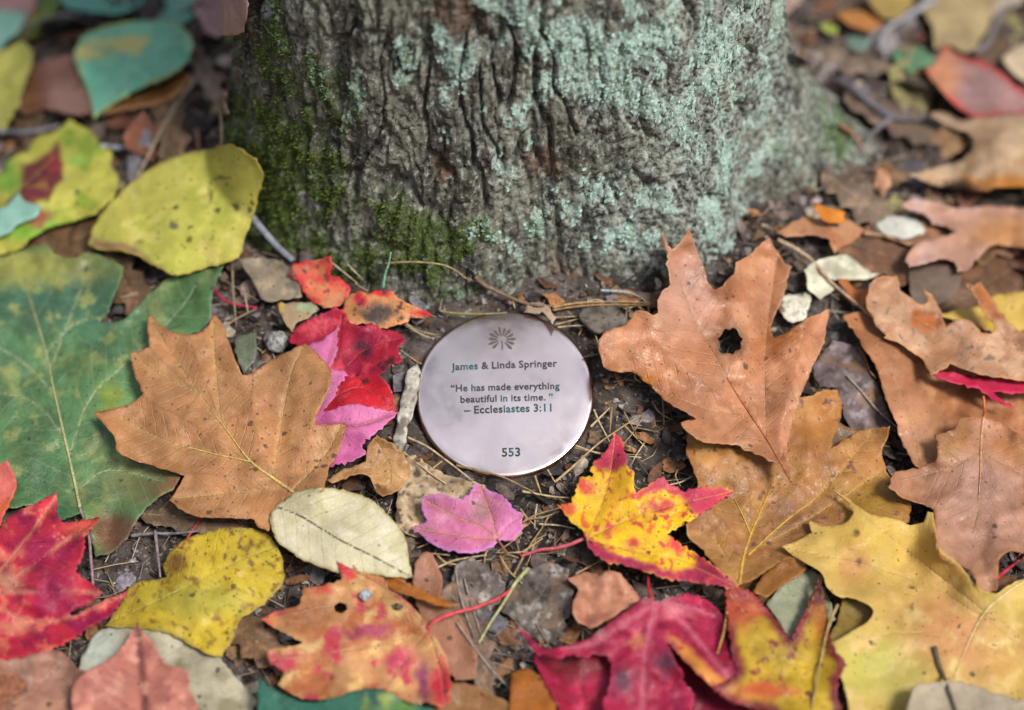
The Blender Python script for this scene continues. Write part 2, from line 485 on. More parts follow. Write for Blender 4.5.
for s in rings:
    for k in range(NS):
        a = 2 * math.pi * k / NS; r = (DR - .0019) * s
        Vd.append((r * math.cos(a), r * math.sin(a), .00008))
for i in range(nr - 1, nr - 1 + len(rings)):
    for k in range(NS): Fd.append((i * NS + k, i * NS + (k + 1) % NS, (i + 1) * NS + (k + 1) % NS, (i + 1) * NS + k))
Vd.append((0, 0, .00008)); c0 = len(Vd) - 1; i = nr - 1 + len(rings)
for k in range(NS): Fd.append((i * NS + k, i * NS + (k + 1) % NS, c0))
Fd.append(tuple(range(NS - 1, -1, -1)))
DOME = .0007
zd = lambda x, y: .00008 + DOME * (1 - (x * x + y * y) / (DR - .0019) ** 2)
Vd = [(x, y, zd(x, y) if (z > 0 and x * x + y * y < (DR - .0020) ** 2) else z) for x, y, z in Vd]
t = NT('copper'); v = obj_vec(t)
br = t.noise(t.n('Mapping', {'Vector': v, 'Scale': (1, .04, 1)}).outputs[0], 2600, 3, .6)
big = t.noise(v, 38, 3, .5)
spk = t.ramp(t.noise(v, 900, 4, .7), .66, .74, 0, .55); scr = t.ramp(t.noise(t.n('Mapping', {'Vector': v, 'Scale': (1, .03, 1), 'Rotation': (0, 0, .7)}).outputs[0], 1500, 2, .5), .70, .76, 0, .35)
c = (.74, .64, .62); rad = t.n('VectorMath', {0: v}, operation='LENGTH').outputs['Value']
rim = t.ramp(rad, DR - .0014, DR - .0008)
c = t.mix(t.ramp(big, .3, .7), (.72, .605, .585), (.82, .70, .68))
c = t.mix(spk, c, (.36, .27, .22)); c = t.mix(scr, c, (.9, .78, .74))
c = t.mix(t.math('MULTIPLY', rim, .8), c, (.62, .36, .27))
smg = t.noise(v, 120, 5, .6)
r = t.math('ADD', t.ramp(smg, .3, .7, .11, .19), t.math('MULTIPLY', br, .03))
nb = t.bump(br, .02, .0001); nb = t.bump(t.noise(v, 60, 2, .4), .10, .0012, nb)
copper = t.surf(t.bsdf(Base_Color=c, Metallic=1.0, Roughness=r, Normal=nb).outputs[0])
me = bpy.data.meshes.new('plate'); me.from_pydata(Vd, [], Fd); me.materials.append(copper)
for p in me.polygons: p.use_smooth = len(p.vertices) < 10
child_of_disc(bpy.data.objects.new('plate', me))
t = NT('engraving'); v = obj_vec(t)
f = t.ramp(t.noise(t.n('TexCoord').outputs['Object'], 70, 2), .54, .66)
c = t.mix(f, (.030, .027, .034), (.012, .085, .095))
engr = t.surf(t.bsdf(Base_Color=c, Roughness=.6, Specular_IOR_Level=.2).outputs[0])
def text(s, x0, y0, x1, y1, cap=None):
    """one engraved line from pixel (x0,y0) to (x1,y1) along its foot"""
    p = on_disc(np.array([x0, x1]), np.array([y0, y1])); a, b = p
    cu = bpy.data.curves.new('lettering', 'FONT'); cu.body = s; cu.size = .01; cu.resolution_u = 4; cu.offset = .00024
    cu.space_character = 1.06; cu.space_word = .9
    o = bpy.data.objects.new('lettering', cu); COL.objects.link(o)
    bpy.context.view_layer.update()
    bb = [Vector(q) for q in o.bound_box]; lo = min(q.x for q in bb); hi = max(q.x for q in bb)
    L = float(np.hypot(*(b - a))); k = L / (hi - lo)
    dg = bpy.context.evaluated_depsgraph_get(); me = bpy.data.meshes.new_from_object(o.evaluated_get(dg))
    COL.objects.unlink(o); bpy.data.objects.remove(o)
    ang = math.atan2(b[1] - a[1], b[0] - a[0])
    bm = bmesh.new(); bm.from_mesh(me)
    for q in bm.verts:
        x, y = (q.co.x - lo) * k, q.co.y * k * (cap or 1)
        q.co = (a[0] + x * math.cos(ang) - y * math.sin(ang), a[1] + x * math.sin(ang) + y * math.cos(ang), 0); q.co.z = zd(q.co.x, q.co.y)
    r = bmesh.ops.extrude_face_region(bm, geom=bm.faces[:])
    for q in r['geom']:
        if isinstance(q, bmesh.types.BMVert): q.co.z += .00012
    bm.to_mesh(me); bm.free(); me.materials.clear(); me.materials.append(engr); me.name = 'lettering'
    return child_of_disc(bpy.data.objects.new('lettering', me))
Z18 = lambda x, y: (400 + x / 3.738, 300 + y / 3.738)
def line(s, xa, ya, xb, yb, lab, cap=None):
    o = text(s, *Z18(xa, ya), *Z18(xb, yb), cap); o['label'] = lab
line('James & Linda Springer', 192, 264, 588, 250, 'name line engraved below the emblem')
line('\u201cHe has made everything', 190, 344, 597, 334, 'first line of the engraved verse')
line('beautiful in its time. \u201d', 226, 386, 572, 376, 'second line of the engraved verse')
line('\u2013 Ecclesiastes 3:11', 240, 427, 567, 417, 'source line of the engraved verse')
line('553', 381, 586, 450, 584, 'engraved number near the lower rim')
# emblem: rays fanned round a short stem
ec = on_disc(np.array([Z18(381, 150)[0]]), np.array([Z18(381, 150)[1]]))[0]
Ve = []; Fe = []
def blade(ang, r0, r1, w0, w1):
    ca, sa = math.cos(ang), math.sin(ang); i0 = len(Ve)
    pts = [(r0, -w0), (r0 + (r1 - r0) * .72, -w1), (r1, -w1 * .35), (r1, w1 * .35), (r0 + (r1 - r0) * .72, w1), (r0, w0)]
    for z in (0, .00012):
        for (x, y) in pts:
            X, Y = ec[0] + x * ca - y * sa, ec[1] + x * sa + y * ca; Ve.append((X, Y, zd(X, Y) + z))
    n = len(pts); Fe.append(tuple(i0 + n + k for k in range(n)))
    for k in range(n): Fe.append((i0 + k, i0 + (k + 1) % n, i0 + n + (k + 1) % n, i0 + n + k))
for k in range(12):
    blade(math.radians(-46 + 24.7 * k), .0021 if k % 2 else .0018, .0058 + (.0004 if k % 2 == 0 else 0), .00026, .00070)
blade(math.radians(-88), .0006, .0052, .00030, .00036)
me = bpy.data.meshes.new('emblem'); me.from_pydata(Ve, [], Fe)
t = NT('emblem_bronze'); me.materials.append(t.surf(t.bsdf(Base_Color=(.055, .036, .034, 1), Metallic=.0, Roughness=.6).outputs[0]))
child_of_disc(bpy.data.objects.new('emblem', me))
# ------------------------------------------------------------------ fallen leaves
ZR = {'F': (0, 0, 1), 'Z1': (0, 0, 3.38), 'Z2': (200, 0, 3.01), 'Z4': (760, 0, 3.739), 'Z5': (0, 190, 3.38), 'Z6': (180, 220, 3.938), 'Z7': (390, 230, 3.938),
      'Z8': (590, 200, 3.548), 'Z9': (780, 170, 3.943), 'Z10': (800, 330, 3.946), 'Z11': (0, 440, 2.631), 'Z12': (80, 310, 2.841),
      'Z13': (380, 400, 3.938), 'Z14': (540, 400, 3.55), 'Z15': (240, 520, 3.413), 'Z16': (500, 540, 3.413), 'Z17': (700, 480, 3.086),
      'Z18': (400, 300, 3.738), 'Z20': (880, 200, 7.097)}


def px(spec):
    """measured outline points ('region', [(x, y), ...]) -> picture coordinates of the study, later laid on the ground"""
    out = []
    if isinstance(spec, tuple) and isinstance(spec[0], str): spec = [spec]
    for reg, pts in spec:
        x0, y0, s = ZR[reg]
        out += [(x0 + x / s, y0 + y / s) for x, y in pts]
    return np.array(out, float)


GC = 3.0; GX0, GY0 = -240, -140
GNX, GNY = int(1520 / GC), int(1060 / GC)
HG = np.zeros((GNY, GNX))
gxx, gyy = np.meshgrid(GX0 + GC * np.arange(GNX), GY0 + GC * np.arange(GNY))


def inside(poly, x, y):
    r = np.zeros(x.shape, bool); n = len(poly)
    for i in range(n):
        (x1, y1), (x2, y2) = poly[i], poly[(i + 1) % n]
        if y1 == y2: continue
        c = ((y1 > y) != (y2 > y)) & (x < (x2 - x1) * (y - y1) / (y2 - y1) + x1)
        r ^= c
    return r


def segdist(P, A, B):
    d = B - A; L = (d * d).sum(1) + 1e-12
    out = np.full(len(P), 1e9); arg = np.zeros(len(P)); cum = np.concatenate([[0], np.cumsum(np.sqrt(L))[:-1]])
    for i in range(len(A)):
        t = np.clip(((P - A[i]) @ d[i]) / L[i], 0, 1)
        q = np.linalg.norm(P - A[i] - t[:, None] * d[i], axis=1)
        m = q < out; out[m] = q[m]; arg[m] = cum[i] + t[m] * math.sqrt(L[i])
    return out, arg


def blur(a, k):
    for ax in (0, 1):
        s = np.zeros_like(a)
        p = np.pad(a, [(k, k) if i == ax else (0, 0) for i in (0, 1)], mode='edge')
        c = np.cumsum(np.insert(p, 0, 0, axis=ax), axis=ax); n = a.shape[ax]; w = 2 * k + 1
        a = (np.take(c, np.arange(w, w + n), axis=ax) - np.take(c, np.arange(0, n), axis=ax)) / w
    return a


def dilate(a, k):
    for ax in (0, 1):
        b = a.copy()
        for s in range(1, k + 1):
            b = np.maximum(b, np.roll(a, s, ax)); b = np.maximum(b, np.roll(a, -s, ax))
        a = b
    return a


def roughen(poly, step, amp, teeth, seed):
    """finer outline: small irregular bites, and saw teeth where the leaf has them"""
    r = np.random.default_rng(seed); out = []
    n = len(poly)
    for i in range(n):
        a, b = poly[i], poly[(i + 1) % n]; L = np.linalg.norm(b - a)
        p0, p3 = poly[i - 1], poly[(i + 2) % n]
        k = max(1, int(round(L / step)))
        nr = np.array([-(b - a)[1], (b - a)[0]]) / (L + 1e-9)
        ca = np.dot(a - p0, b - a) / (np.linalg.norm(a - p0) * L + 1e-9); cb = np.dot(b - a, p3 - b) / (np.linalg.norm(p3 - b) * L + 1e-9)
        for j in range(k):
            t = j / k; p = a + (b - a) * t
            if j:
                ta = (b - p0) / 2 if ca > .55 else (b - a); tb = (p3 - a) / 2 if cb > .55 else (b - a)
                h = (2 * t ** 3 - 3 * t * t + 1) * a + (t ** 3 - 2 * t * t + t) * ta + (-2 * t ** 3 + 3 * t * t) * b + (t ** 3 - t * t) * tb
                p = h + nr * r.normal() * amp
                if teeth: p = p + nr * teeth * ((j % 2) * 2 - 1) * r.uniform(.5, 1)
            out.append(p)
    return np.array(out)


LEAVES = []
MATS = {}


def leaf(name, label, cat, out, col, h=5., gap=1.2, pig=(), veins=(), stalk=None, stalkcol=(150, 60, 60), midrib=None, ribcol=(200, 170, 100),
         wave=2.0, wavel=70, cup=2.0, cupw=30, lift=(), fold=0., step=3., edge=.7, teeth=0., holes=(), mat=None, group=None, seed=None, gain=.80, stalk_h=None, thick=.24, stalk_r=.75, extra=(), over=True, jag=4.):
    global HG
    i = len(LEAVES); seed = seed or 100 + i * 7
    P = roughen(px(out), jag, edge, teeth, seed)
    hs = [roughen(px(q), 3.5, .5, 0, seed + 50 + k) for k, q in enumerate(holes)]
    x0, y0 = P.min(0) - 2; x1, y1 = P.max(0) + 2
    # ---- how high the leaf lies, on the picture-aligned support grid
    m = inside(P, gxx, gyy)
    wave = wave * 1.45; cup = cup * 1.5
    und = wave * (pn(gxx / wavel, gyy / wavel, 0, seed) + .45 * pn(gxx / wavel * 2.3, gyy / wavel * 2.3, 0, seed + 1) + .2 * pn(gxx / wavel * 5, gyy / wavel * 7, 0, seed + 2))
    idx = np.argwhere(m)
    if len(idx) == 0: m[np.clip(int((P[:, 1].mean() - GY0) / GC), 0, GNY - 1), np.clip(int((P[:, 0].mean() - GX0) / GC), 0, GNX - 1)] = True
    bx = slice(max(0, int((x0 - GX0) / GC) - 6), int((x1 - GX0) / GC) + 8), slice(0, 0)
    cx = slice(max(0, int((x0 - GX0) / GC) - 8), min(GNX, int((x1 - GX0) / GC) + 9)); cy = slice(max(0, int((y0 - GY0) / GC) - 8), min(GNY, int((y1 - GY0) / GC) + 9))
    gx_, gy_, mm = gxx[cy, cx], gyy[cy, cx], m[cy, cx]
    A = P; B = np.roll(P, -1, 0)
    ed = segdist(np.stack([gx_.ravel(), gy_.ravel()], 1), A, B)[0].reshape(gx_.shape)
    ed = np.where(mm, ed, 0)
    cm_ = .7 + 1.5 * pn(gx_ / 46, gy_ / 46, 0, seed + 5)
    hh = h + und[cy, cx] + cup * cm_ * np.clip(1 - ed / cupw, 0, 1) ** 1.6
    vlist = [resample(px(q), max(4, int(np.linalg.norm(np.diff(px(q), axis=0), axis=1).sum() / 8))) for q in veins]
    if vlist and fold:
        vdg = np.min([segdist(np.stack([gx_.ravel(), gy_.ravel()], 1), q[:-1], q[1:])[0] for q in vlist], 0).reshape(gx_.shape)
        hh = hh + fold * np.minimum(vdg / 45, 1)
    for (reg, lx, ly, lr, lh) in lift:
        q = px((reg, [(lx, ly)]))[0]
        hh = hh + lh * np.exp(-((gx_ - q[0]) ** 2 + (gy_ - q[1]) ** 2) / lr ** 2)
    hh = np.maximum(hh, .8)
    if over:
        sup = HG[cy, cx]; sup = np.where(sup > 0, sup + gap, 0)
        need = np.maximum(0, sup - hh) * dilate(mm.astype(float), 1)
        need = np.maximum(blur(blur(dilate(need, 3), 4), 3), need)
        hh = hh + need
        HG[cy, cx] = np.where(mm, np.maximum(hh, HG[cy, cx]), HG[cy, cx])
    def hat(q):
        u = np.clip((q[:, 0] - GX0) / GC - cx.start, 0, hh.shape[1] - 1.001); v = np.clip((q[:, 1] - GY0) / GC - cy.start, 0, hh.shape[0] - 1.001)
        a = u.astype(int); b = v.astype(int); fu = u - a; fv = v - b
        return (hh[b, a] * (1 - fu) + hh[b, a + 1] * fu) * (1 - fv) + (hh[b + 1, a] * (1 - fu) + hh[b + 1, a + 1] * fu) * fv
    # ---- mesh: outline filled with a fine triangle net
    gx2, gy2 = np.meshgrid(np.arange(x0, x1, step), np.arange(y0, y1, step * .87))
    gx2[1::2] += step / 2
    r = np.random.default_rng(seed + 3)
    Q = np.stack([gx2.ravel(), gy2.ravel()], 1) + r.uniform(-.25, .25, (gx2.size, 2)) * step
    ok = inside(P, Q[:, 0], Q[:, 1])
    for q in hs: ok &= ~inside(q, Q[:, 0], Q[:, 1])
    Q = Q[ok]
    if len(Q):
        dd = segdist(Q, A, B)[0]; Q = Q[dd > step * .45]
        for q in hs: Q = Q[segdist(Q, q, np.roll(q, -1, 0))[0] > step * .45]
    pts = [tuple(p) for p in P]; edges = [(k, (k + 1) % len(P)) for k in range(len(P))]
    for q in hs:
        o0 = len(pts); pts += [tuple(p) for p in q]; edges += [(o0 + k, o0 + (k + 1) % len(q)) for k in range(len(q))]
    pts += [tuple(p) for p in Q]
    vo, eo, fo, *_ = delaunay_2d_cdt([Vector(p) for p in pts], edges, [], 0, 1e-4)
    U = np.array([(p.x, p.y) for p in vo]); T = np.array([f for f in fo if len(f) == 3])
    ce = U[T].mean(1); k = inside(P, ce[:, 0], ce[:, 1])
    for q in hs: k &= ~inside(q, ce[:, 0], ce[:, 1])
    T = T[k]
    used = np.unique(T); re = np.full(len(U), -1); re[used] = np.arange(len(used)); U = U[used]; T = re[T]
    ar = (U[T[:, 1], 0] - U[T[:, 0], 0]) * (U[T[:, 2], 1] - U[T[:, 0], 1]) - (U[T[:, 1], 1] - U[T[:, 0], 1]) * (U[T[:, 2], 0] - U[T[:, 0], 0])
    T[ar > 0] = T[ar > 0][:, ::-1]
    # ---- veins
    if vlist:
        best = np.full(len(U), 1e9); al = np.zeros(len(U))
        for q in vlist:
            d_, a_ = segdist(U, q[:-1], q[1:]); mk = d_ < best; best[mk] = d_[mk]; al[mk] = a_[mk]
    else:
        best = np.full(len(U), 99.); al = U[:, 0] * .5
    pmm = .434
    if vlist:                              # no side veins fanning round the ends of a vein
        for q in vlist:
            L_ = np.linalg.norm(np.diff(q, axis=0), axis=1).sum()
            e1 = np.linalg.norm(U - q[-1], axis=1) <= best + 1e-6; al[e1] = (al + .8 * best)[e1]
            e0 = np.linalg.norm(U - q[0], axis=1) <= best + 1e-6; al[e0] = (.8 * best)[e0]
    ez = segdist(U, A, B)[0]
    hz = hat(U) - .35 * np.exp(-(best * pmm / .9) ** 2)
    V = place(U[:, 0], U[:, 1], hz * MM)
    # ---- pigment
    wx = pn(U[:, 0] / 14, U[:, 1] / 14, 0, seed + 11) * 7 + pn(U[:, 0] / 5, U[:, 1] / 5, 0, seed + 12) * 2.4
    wy = pn(U[:, 0] / 14, U[:, 1] / 14, 0, seed + 13) * 7 + pn(U[:, 0] / 5, U[:, 1] / 5, 0, seed + 14) * 2.4
    C = np.zeros((len(U), 3)) + lin(col)
    for L in pig:
        k = L[0]; cc = lin(L[1])
        if k == 'n':                       # noise patches: scale px, from, to
            mk = sst(L[3], L[4], fbm((U[:, 0] + wx) / L[2], (U[:, 1] + wy) / L[2], 0, 4, seed + 20 + int(L[2])))
        elif k == 'b':                     # blot: region, x, y, rx, ry, softness, warp
            q = px((L[2], [(L[3], L[4])]))[0]; w = L[8] if len(L) > 8 else 1.
            d_ = np.hypot((U[:, 0] + wx * w - q[0]) / L[5], (U[:, 1] + wy * w - q[1]) / L[6])
            mk = sst(1 + L[7], 1 - L[7], d_)
        elif k == 'p':                     # patch with a measured outline
            q = px(L[2]); w = L[4] if len(L) > 4 else .5
            UU = np.stack([U[:, 0] + wx * w, U[:, 1] + wy * w], 1)
            d_ = segdist(UU, q, np.roll(q, -1, 0))[0]; d_ = np.where(inside(q, UU[:, 0], UU[:, 1]), d_, -d_)
            mk = sst(-L[3], L[3], d_)
        elif k == 'e':                     # margin
            mk = sst(L[2], L[2] * .2, ez + wx * .35)
        elif k == 'v':                     # along the veins
            mk = sst(L[2], L[2] * .25, best + np.abs(wx) * .3)
        C = C * (1 - mk[:, None]) + cc * mk[:, None]
    if mat is BROWN or (mat and mat.get('vein') == BROWN['vein']):      # dry brown leaves: a greyer brown
        g_ = C @ np.array([.3, .55, .15]); C = (g_[:, None] + (C - g_[:, None]) * DES) * np.array([.90, .90, .80])
    C = np.clip(C * gain, .003, .85)
    loc = place(*[np.array([q]) for q in P.mean(0)], 0.)[0]
    mt = leaf_mat(name + '_skin', **(mat or {}))
    parts = stalk is not None or midrib is not None or extra
    at = {'pigment': C, 'vein_dist': best * pmm, 'vein_along': al * pmm}
    if parts:
        root = empty(name, loc); o = meshobj('blade', V, T, mt, root, attrs=at)
    else:
        root = o = meshobj(name, V, T, mt, attrs=at, loc=loc)
    sd = o.modifiers.new('thickness', 'SOLIDIFY'); sd.thickness = thick * MM; sd.offset = -1
    tag(root, label, cat, group)
    if midrib:
        q = midrib if not isinstance(midrib, bool) else [veins[0]]
        gv = []; gf = []
        for j, vv in enumerate(q):
            w = resample(px(vv), 40); hz = hat(w) + .12
            Pm = place(w[:, 0], w[:, 1], hz * MM)
            a, b = tube_geo(Pm, np.linspace(.75 if j == 0 else .5, .18, 40) * MM, 6)
            gf += [tuple(i_ + sum(len(z_) for z_ in gv) for i_ in f) for f in b]; gv.append(a)
        meshobj('midrib', np.vstack(gv), gf, plain_mat(name + '_rib', lin(ribcol) * .8, lin(ribcol) * .6, 300, .5), root)
    if stalk:
        w = resample(px(stalk), 36); n = len(w)
        ha = hat(w[:1])[0] if stalk_h is None or len(stalk_h) < 2 else stalk_h[0]
        hb = (stalk_h[-1] if stalk_h else 2.5)
        hz = np.linspace(ha, hb, n) + 1.2 * np.sin(np.linspace(0, math.pi, n))
        u = np.clip(((w[:, 0] - GX0) / GC).astype(int), 0, GNX - 1); v_ = np.clip(((w[:, 1] - GY0) / GC).astype(int), 0, GNY - 1)
        hz = np.maximum(hz, HG[v_, u] + .5)
        hz = np.convolve(np.pad(hz, 2, mode='edge'), np.ones(5) / 5, 'valid')
        Pm = place(w[:, 0], w[:, 1], hz * MM)
        a, b = tube_geo(Pm, (np.linspace(1, .85, n) * stalk_r) * MM, 8, .06)
        meshobj('stalk', a, b, plain_mat(name + '_stalk', lin(stalkcol) * .8, lin(stalkcol) * .55, 250, .5), root)
    for fn in extra: fn(root, hat)
    LEAVES.append(root)
    return root


DES = 1.03
BROWN = dict(rough=.50, spec=.42, spots=.3, vein=(.42, .27, .13), sec=.34, vs=.4, mottle=.26, transl=.15)
WAX = dict(rough=.42, spots=.2, vein=(.30, .38, .22), sec=.2, vs=.45, mottle=.2, spec=.55)
RED = dict(rough=.5, spots=.22, vein=(.35, .06, .07), sec=.25, vs=.4, mottle=.28, transl=.25)
YEL = dict(rough=.5, spots=.45, vein=(.55, .48, .15), sec=.25, vs=.35, mottle=.2, transl=.28)
SOFT = dict(rough=.55, spots=.25, sec=.2, vs=.3, mottle=.3)
OAK, MAP, LF = 'oak leaf', 'maple leaf', 'leaf'
GREY = dict(rough=.75, spots=.5, vein=(.2, .16, .14), sec=.25, vs=.3, mottle=.45, transl=.05, spec=.15)
leaf('rotting_leaf', 'lilac grey rotting leaf flat on the soil right of the leaning oak leaf', LF,
     ('Z10', [(50, 150), (90, 90), (130, 40), (200, 55), (250, 110), (285, 180), (330, 270), (372, 372), (320, 402), (240, 395), (190, 370), (160, 300), (142, 230), (80, 225)]), (112, 98, 98), h=2.2, pig=[('n', (78, 66, 62), 14, 0, .4), ('n', (150, 136, 138), 9, .1, .5), ('n', (120, 92, 72), 18, .1, .5)], mat=GREY, wave=2)
leaf('rotting_leaf', 'sandy tan rotting leaf on the soil under the lilac pink leaf', LF,
     ('Z13', [(85, 235), (140, 215), (200, 262), (300, 305), (420, 335), (410, 385), (320, 420), (240, 470), (180, 535), (100, 525), (60, 460), (70, 360)]), (186, 160, 126), h=2.2, pig=[('n', (140, 116, 90), 12, 0, .5), ('n', (205, 186, 156), 7, .1, .5), ('n', (84, 70, 58), 6, .35, .55)], mat=GREY, wave=1)
leaf('rotting_leaf', 'silvery grey rotting leaf on the soil left of the crimson maple leaf', LF,
     ('Z16', [(0, 240), (30, 150), (100, 95), (200, 85), (235, 120), (245, 220), (215, 300), (190, 360), (110, 330), (60, 280)]), (98, 90, 84), h=2.4, pig=[('n', (62, 56, 52), 12, -.1, .35), ('n', (150, 142, 136), 8, .15, .5), ('n', (110, 88, 72), 20, .1, .5)], mat=GREY, wave=2.2, edge=1.6, veins=[('Z16', [(60, 330), (120, 220), (200, 90)])])
leaf('rotting_leaf', 'pale grey torn leaf on the soil between the two red leaf stalks', LF,
     ('Z15', [(735, 155), (800, 130), (880, 180), (905, 240), (860, 300), (820, 330), (760, 280), (725, 220)]), (112, 102, 96), h=2.2, pig=[('n', (74, 66, 62), 12, -.1, .4), ('n', (160, 150, 142), 8, .15, .5)], mat=GREY, wave=2.2, edge=1.6, veins=[('Z15', [(740, 160), (820, 240), (880, 290)])])
leaf('bark_chip', 'long pale grey bark chip standing by the left rim of the disc', 'bark chip',
     ('Z12', [(888, 388), (896, 345), (900, 310), (912, 250), (925, 190), (940, 165), (958, 150), (964, 165), (956, 250), (946, 285), (935, 318), (926, 360), (918, 398), (902, 400)]), (176, 170, 158), h=4.5, wave=.8, thick=2.4, cup=0, edge=.9, pig=[('n', (110, 102, 92), 8, .05, .4), ('n', (206, 200, 190), 5, .2, .5)], mat=dict(GREY, spots=.7))
leaf('bark_chip', 'weathered grey bark chip right of the disc, beside the needles', 'bark chip',
     ('Z13', [(835, 250), (880, 215), (960, 205), (1000, 235), (985, 300), (930, 330), (870, 310)]), (118, 108, 100), h=3.5, wave=1, thick=2.0, edge=.9, pig=[('n', (76, 68, 62), 8, 0, .5)], mat=GREY)
leaf('bark_chip', 'dark grey bark chip between the disc top and the trunk foot', 'bark chip',
     ('Z7', [(740, 330), (800, 300), (880, 300), (920, 330), (930, 380), (860, 400), (780, 380)]), (112, 104, 96), h=3.0, wave=1, thick=2.0, edge=.9, pig=[('n', (72, 66, 60), 8, 0, .5)], mat=GREY)
leaf('dead_leaf_curl', 'small pale brown curled leaf scrap at the upper rim of the disc', LF,
     ('Z7', [(525, 325), (545, 290), (590, 285), (620, 300), (655, 345), (640, 372), (600, 320), (570, 330)]), (160, 138, 118), h=5.5, cup=3, cupw=9, mat=GREY, wave=1)


BG = 'leaves lying behind, up the picture'
# ---- brown leaves half buried between the others
def lobed(cx, cy, L, W, ang, seed):
    r = np.random.default_rng(seed); n = 5; up = []; dn = []
    for k in range(2 * n + 1):
        t = k / (2 * n); e = math.sin(math.pi * min(1, t * .92 + .06)) ** .7
        w = W * e * (1.0 if k % 2 else .55) * r.uniform(.8, 1.15)
        up.append((t, w)); dn.append((t, -W * e * (.55 if k % 2 else 1.0) * r.uniform(.8, 1.15)))
    pts = up + dn[::-1]; ca, sa = math.cos(math.radians(ang)), math.sin(math.radians(ang))
    return ('F', [(cx + (t - .5) * L * ca - w * sa, cy + (t - .5) * L * sa + w * ca) for t, w in pts])
FILL = [(905, 262, 150, 32, 20, (120, 84, 66), 'dark brown leaf in the shade under the lilac brown lobed leaf'), (985, 285, 130, 34, -30, (104, 72, 54), 'dark brown leaf behind the thin lobes of the spiky oak leaf'),
        (868, 205, 110, 22, 35, (124, 104, 92), 'dull grey brown leaf between the trunk root and the white fragment'), (900, 120, 120, 20, 25, (110, 92, 84), 'dull mauve grey leaf among the twigs behind the trunk'),
        (960, 240, 130, 24, 8, (140, 100, 78), 'brown leaf lying low under the lilac brown lobed leaf at the right edge'), (850, 60, 110, 17, 10, (120, 104, 98), 'grey brown leaf lying flat near the small orange leaf behind'),
        (170, 130, 110, 20, 80, (130, 104, 84), 'dull brown leaf behind the broad yellow leaf, near the trunk'), (205, 75, 90, 16, 60, (140, 122, 112), 'pale grey brown leaf beside the pale pink leaf at the trunk'),
        (60, 245, 110, 30, -20, (110, 82, 60), 'dark brown leaf showing between the red centred leaf and the green oak leaf'), (130, 290, 90, 24, 60, (100, 76, 60), 'dark brown leaf in the notch of the green oak leaf'),
        (215, 520, 150, 24, 5, (110, 90, 78), 'dull brown leaf in the dark gap above the yellow leaf at lower left'), (470, 640, 120, 26, 70, (124, 100, 88), 'greyish brown leaf on the soil left of the large crimson leaf'),
        (255, 640, 100, 26, 40, (116, 88, 66), 'dark brown leaf between the yellow leaf and the mottled maple leaf'), (755, 610, 110, 30, 60, (130, 88, 54), 'brown leaf below the tip of the yellow magenta maple leaf'),
        (860, 470, 120, 26, 60, (112, 80, 56), 'dark brown leaf in the gap beside the folded oak leaf'), (25, 110, 100, 24, 80, (96, 76, 66), 'dark brown leaf at the left edge under the soft yellow green leaf'), (640, 620, 90, 22, 10, (120, 84, 66), 'brown leaf under the crumpled salmon leaf')]
for k, (cx, cy, L, Wd, an, c_, lab) in enumerate(FILL):
    leaf('brown_leaf', lab, LF, lobed(cx, cy, L, Wd, an, 900 + k), c_, h=3.0, wave=1.6, cup=1.5, jag=4, pig=[('n', tuple(int(q * .75) for q in c_), 22, 0, .5), ('n', tuple(min(255, int(q * 1.3)) for q in c_), 12, .15, .5)],
         veins=[('F', [(cx - .5 * L * math.cos(math.radians(an)), cy - .5 * L * math.sin(math.radians(an))), (cx, cy), (cx + .5 * L * math.cos(math.radians(an)), cy + .5 * L * math.sin(math.radians(an)))])], mat=dict(BROWN, spots=.3, sec=.3), step=3.2)
# ---- far left, behind
leaf('brown_leaf', 'flat mauve brown leaf beneath the teal green pointed leaf, left of the trunk', LF,
     ('Z1', [(60, 375), (90, 290), (120, 215), (180, 195), (250, 180), (275, 240), (300, 300), (330, 385), (240, 385), (150, 368), (90, 388)]),
     (140, 98, 92), h=6, pig=[('b', (120, 75, 45), 'Z1', 120, 330, 12, 30, .6), ('b', (165, 125, 120), 'Z1', 230, 330, 20, 16, .8)], mat=BROWN)
leaf('brown_leaf', 'amber brown leaf showing under the lower edge of the teal green leaf', LF,
     ('Z1', [(300, 395), (360, 335), (450, 320), (540, 280), (620, 235), (650, 260), (600, 320), (520, 355), (420, 372)]),
     (165, 110, 60), h=5, pig=[('e', (205, 150, 110), 6)], mat=BROWN)
leaf('pink_leaf', 'dusty pink blurred leaf in the far left corner', LF,
     ('F', [(-40, -25), (40, -25), (36, 5), (27, 14), (0, 15), (-40, 20)]), (178, 135, 132), h=6, mat=SOFT)
leaf('teal_leaf', 'pale teal leaf cut by the left edge above the yellow green leaf', LF,
     ('F', [(-40, 18), (0, 10), (26, 12), (22, 26), (8, 40), (-6, 52), (-40, 60)]), (140, 190, 172), h=8, mat=WAX)
leaf('olive_leaf', 'narrow olive green leaf between the pink and teal leaves at far left', LF,
     ('F', [(24, 38), (30, 22), (40, 6), (38, -14), (62, -16), (58, 6), (46, 24), (35, 36)]), (120, 130, 35), h=9, pig=[('b', (75, 110, 20), 'F', 46, 5, 10, 14, .6)], mat=WAX)
leaf('teal_leaf', 'wide teal leaf along the far edge behind the yellow striped one', LF,
     ('F', [(60, -25), (62, 2), (76, 10), (95, 13), (115, 14), (130, 10), (142, 2), (146, -25)]), (100, 175, 158), h=8, mat=WAX)
leaf('teal_leaf', 'teal lobed leaf between the striped green leaf and the pale pink leaf', LF,
     ('F', [(152, 30), (156, 18), (166, 8), (160, -15), (200, -20), (198, 8), (190, 20), (172, 28)]), (95, 160, 145), h=7,
     pig=[('b', (170, 70, 90), 'F', 152, 8, 5, 12, .5)], mat=WAX)
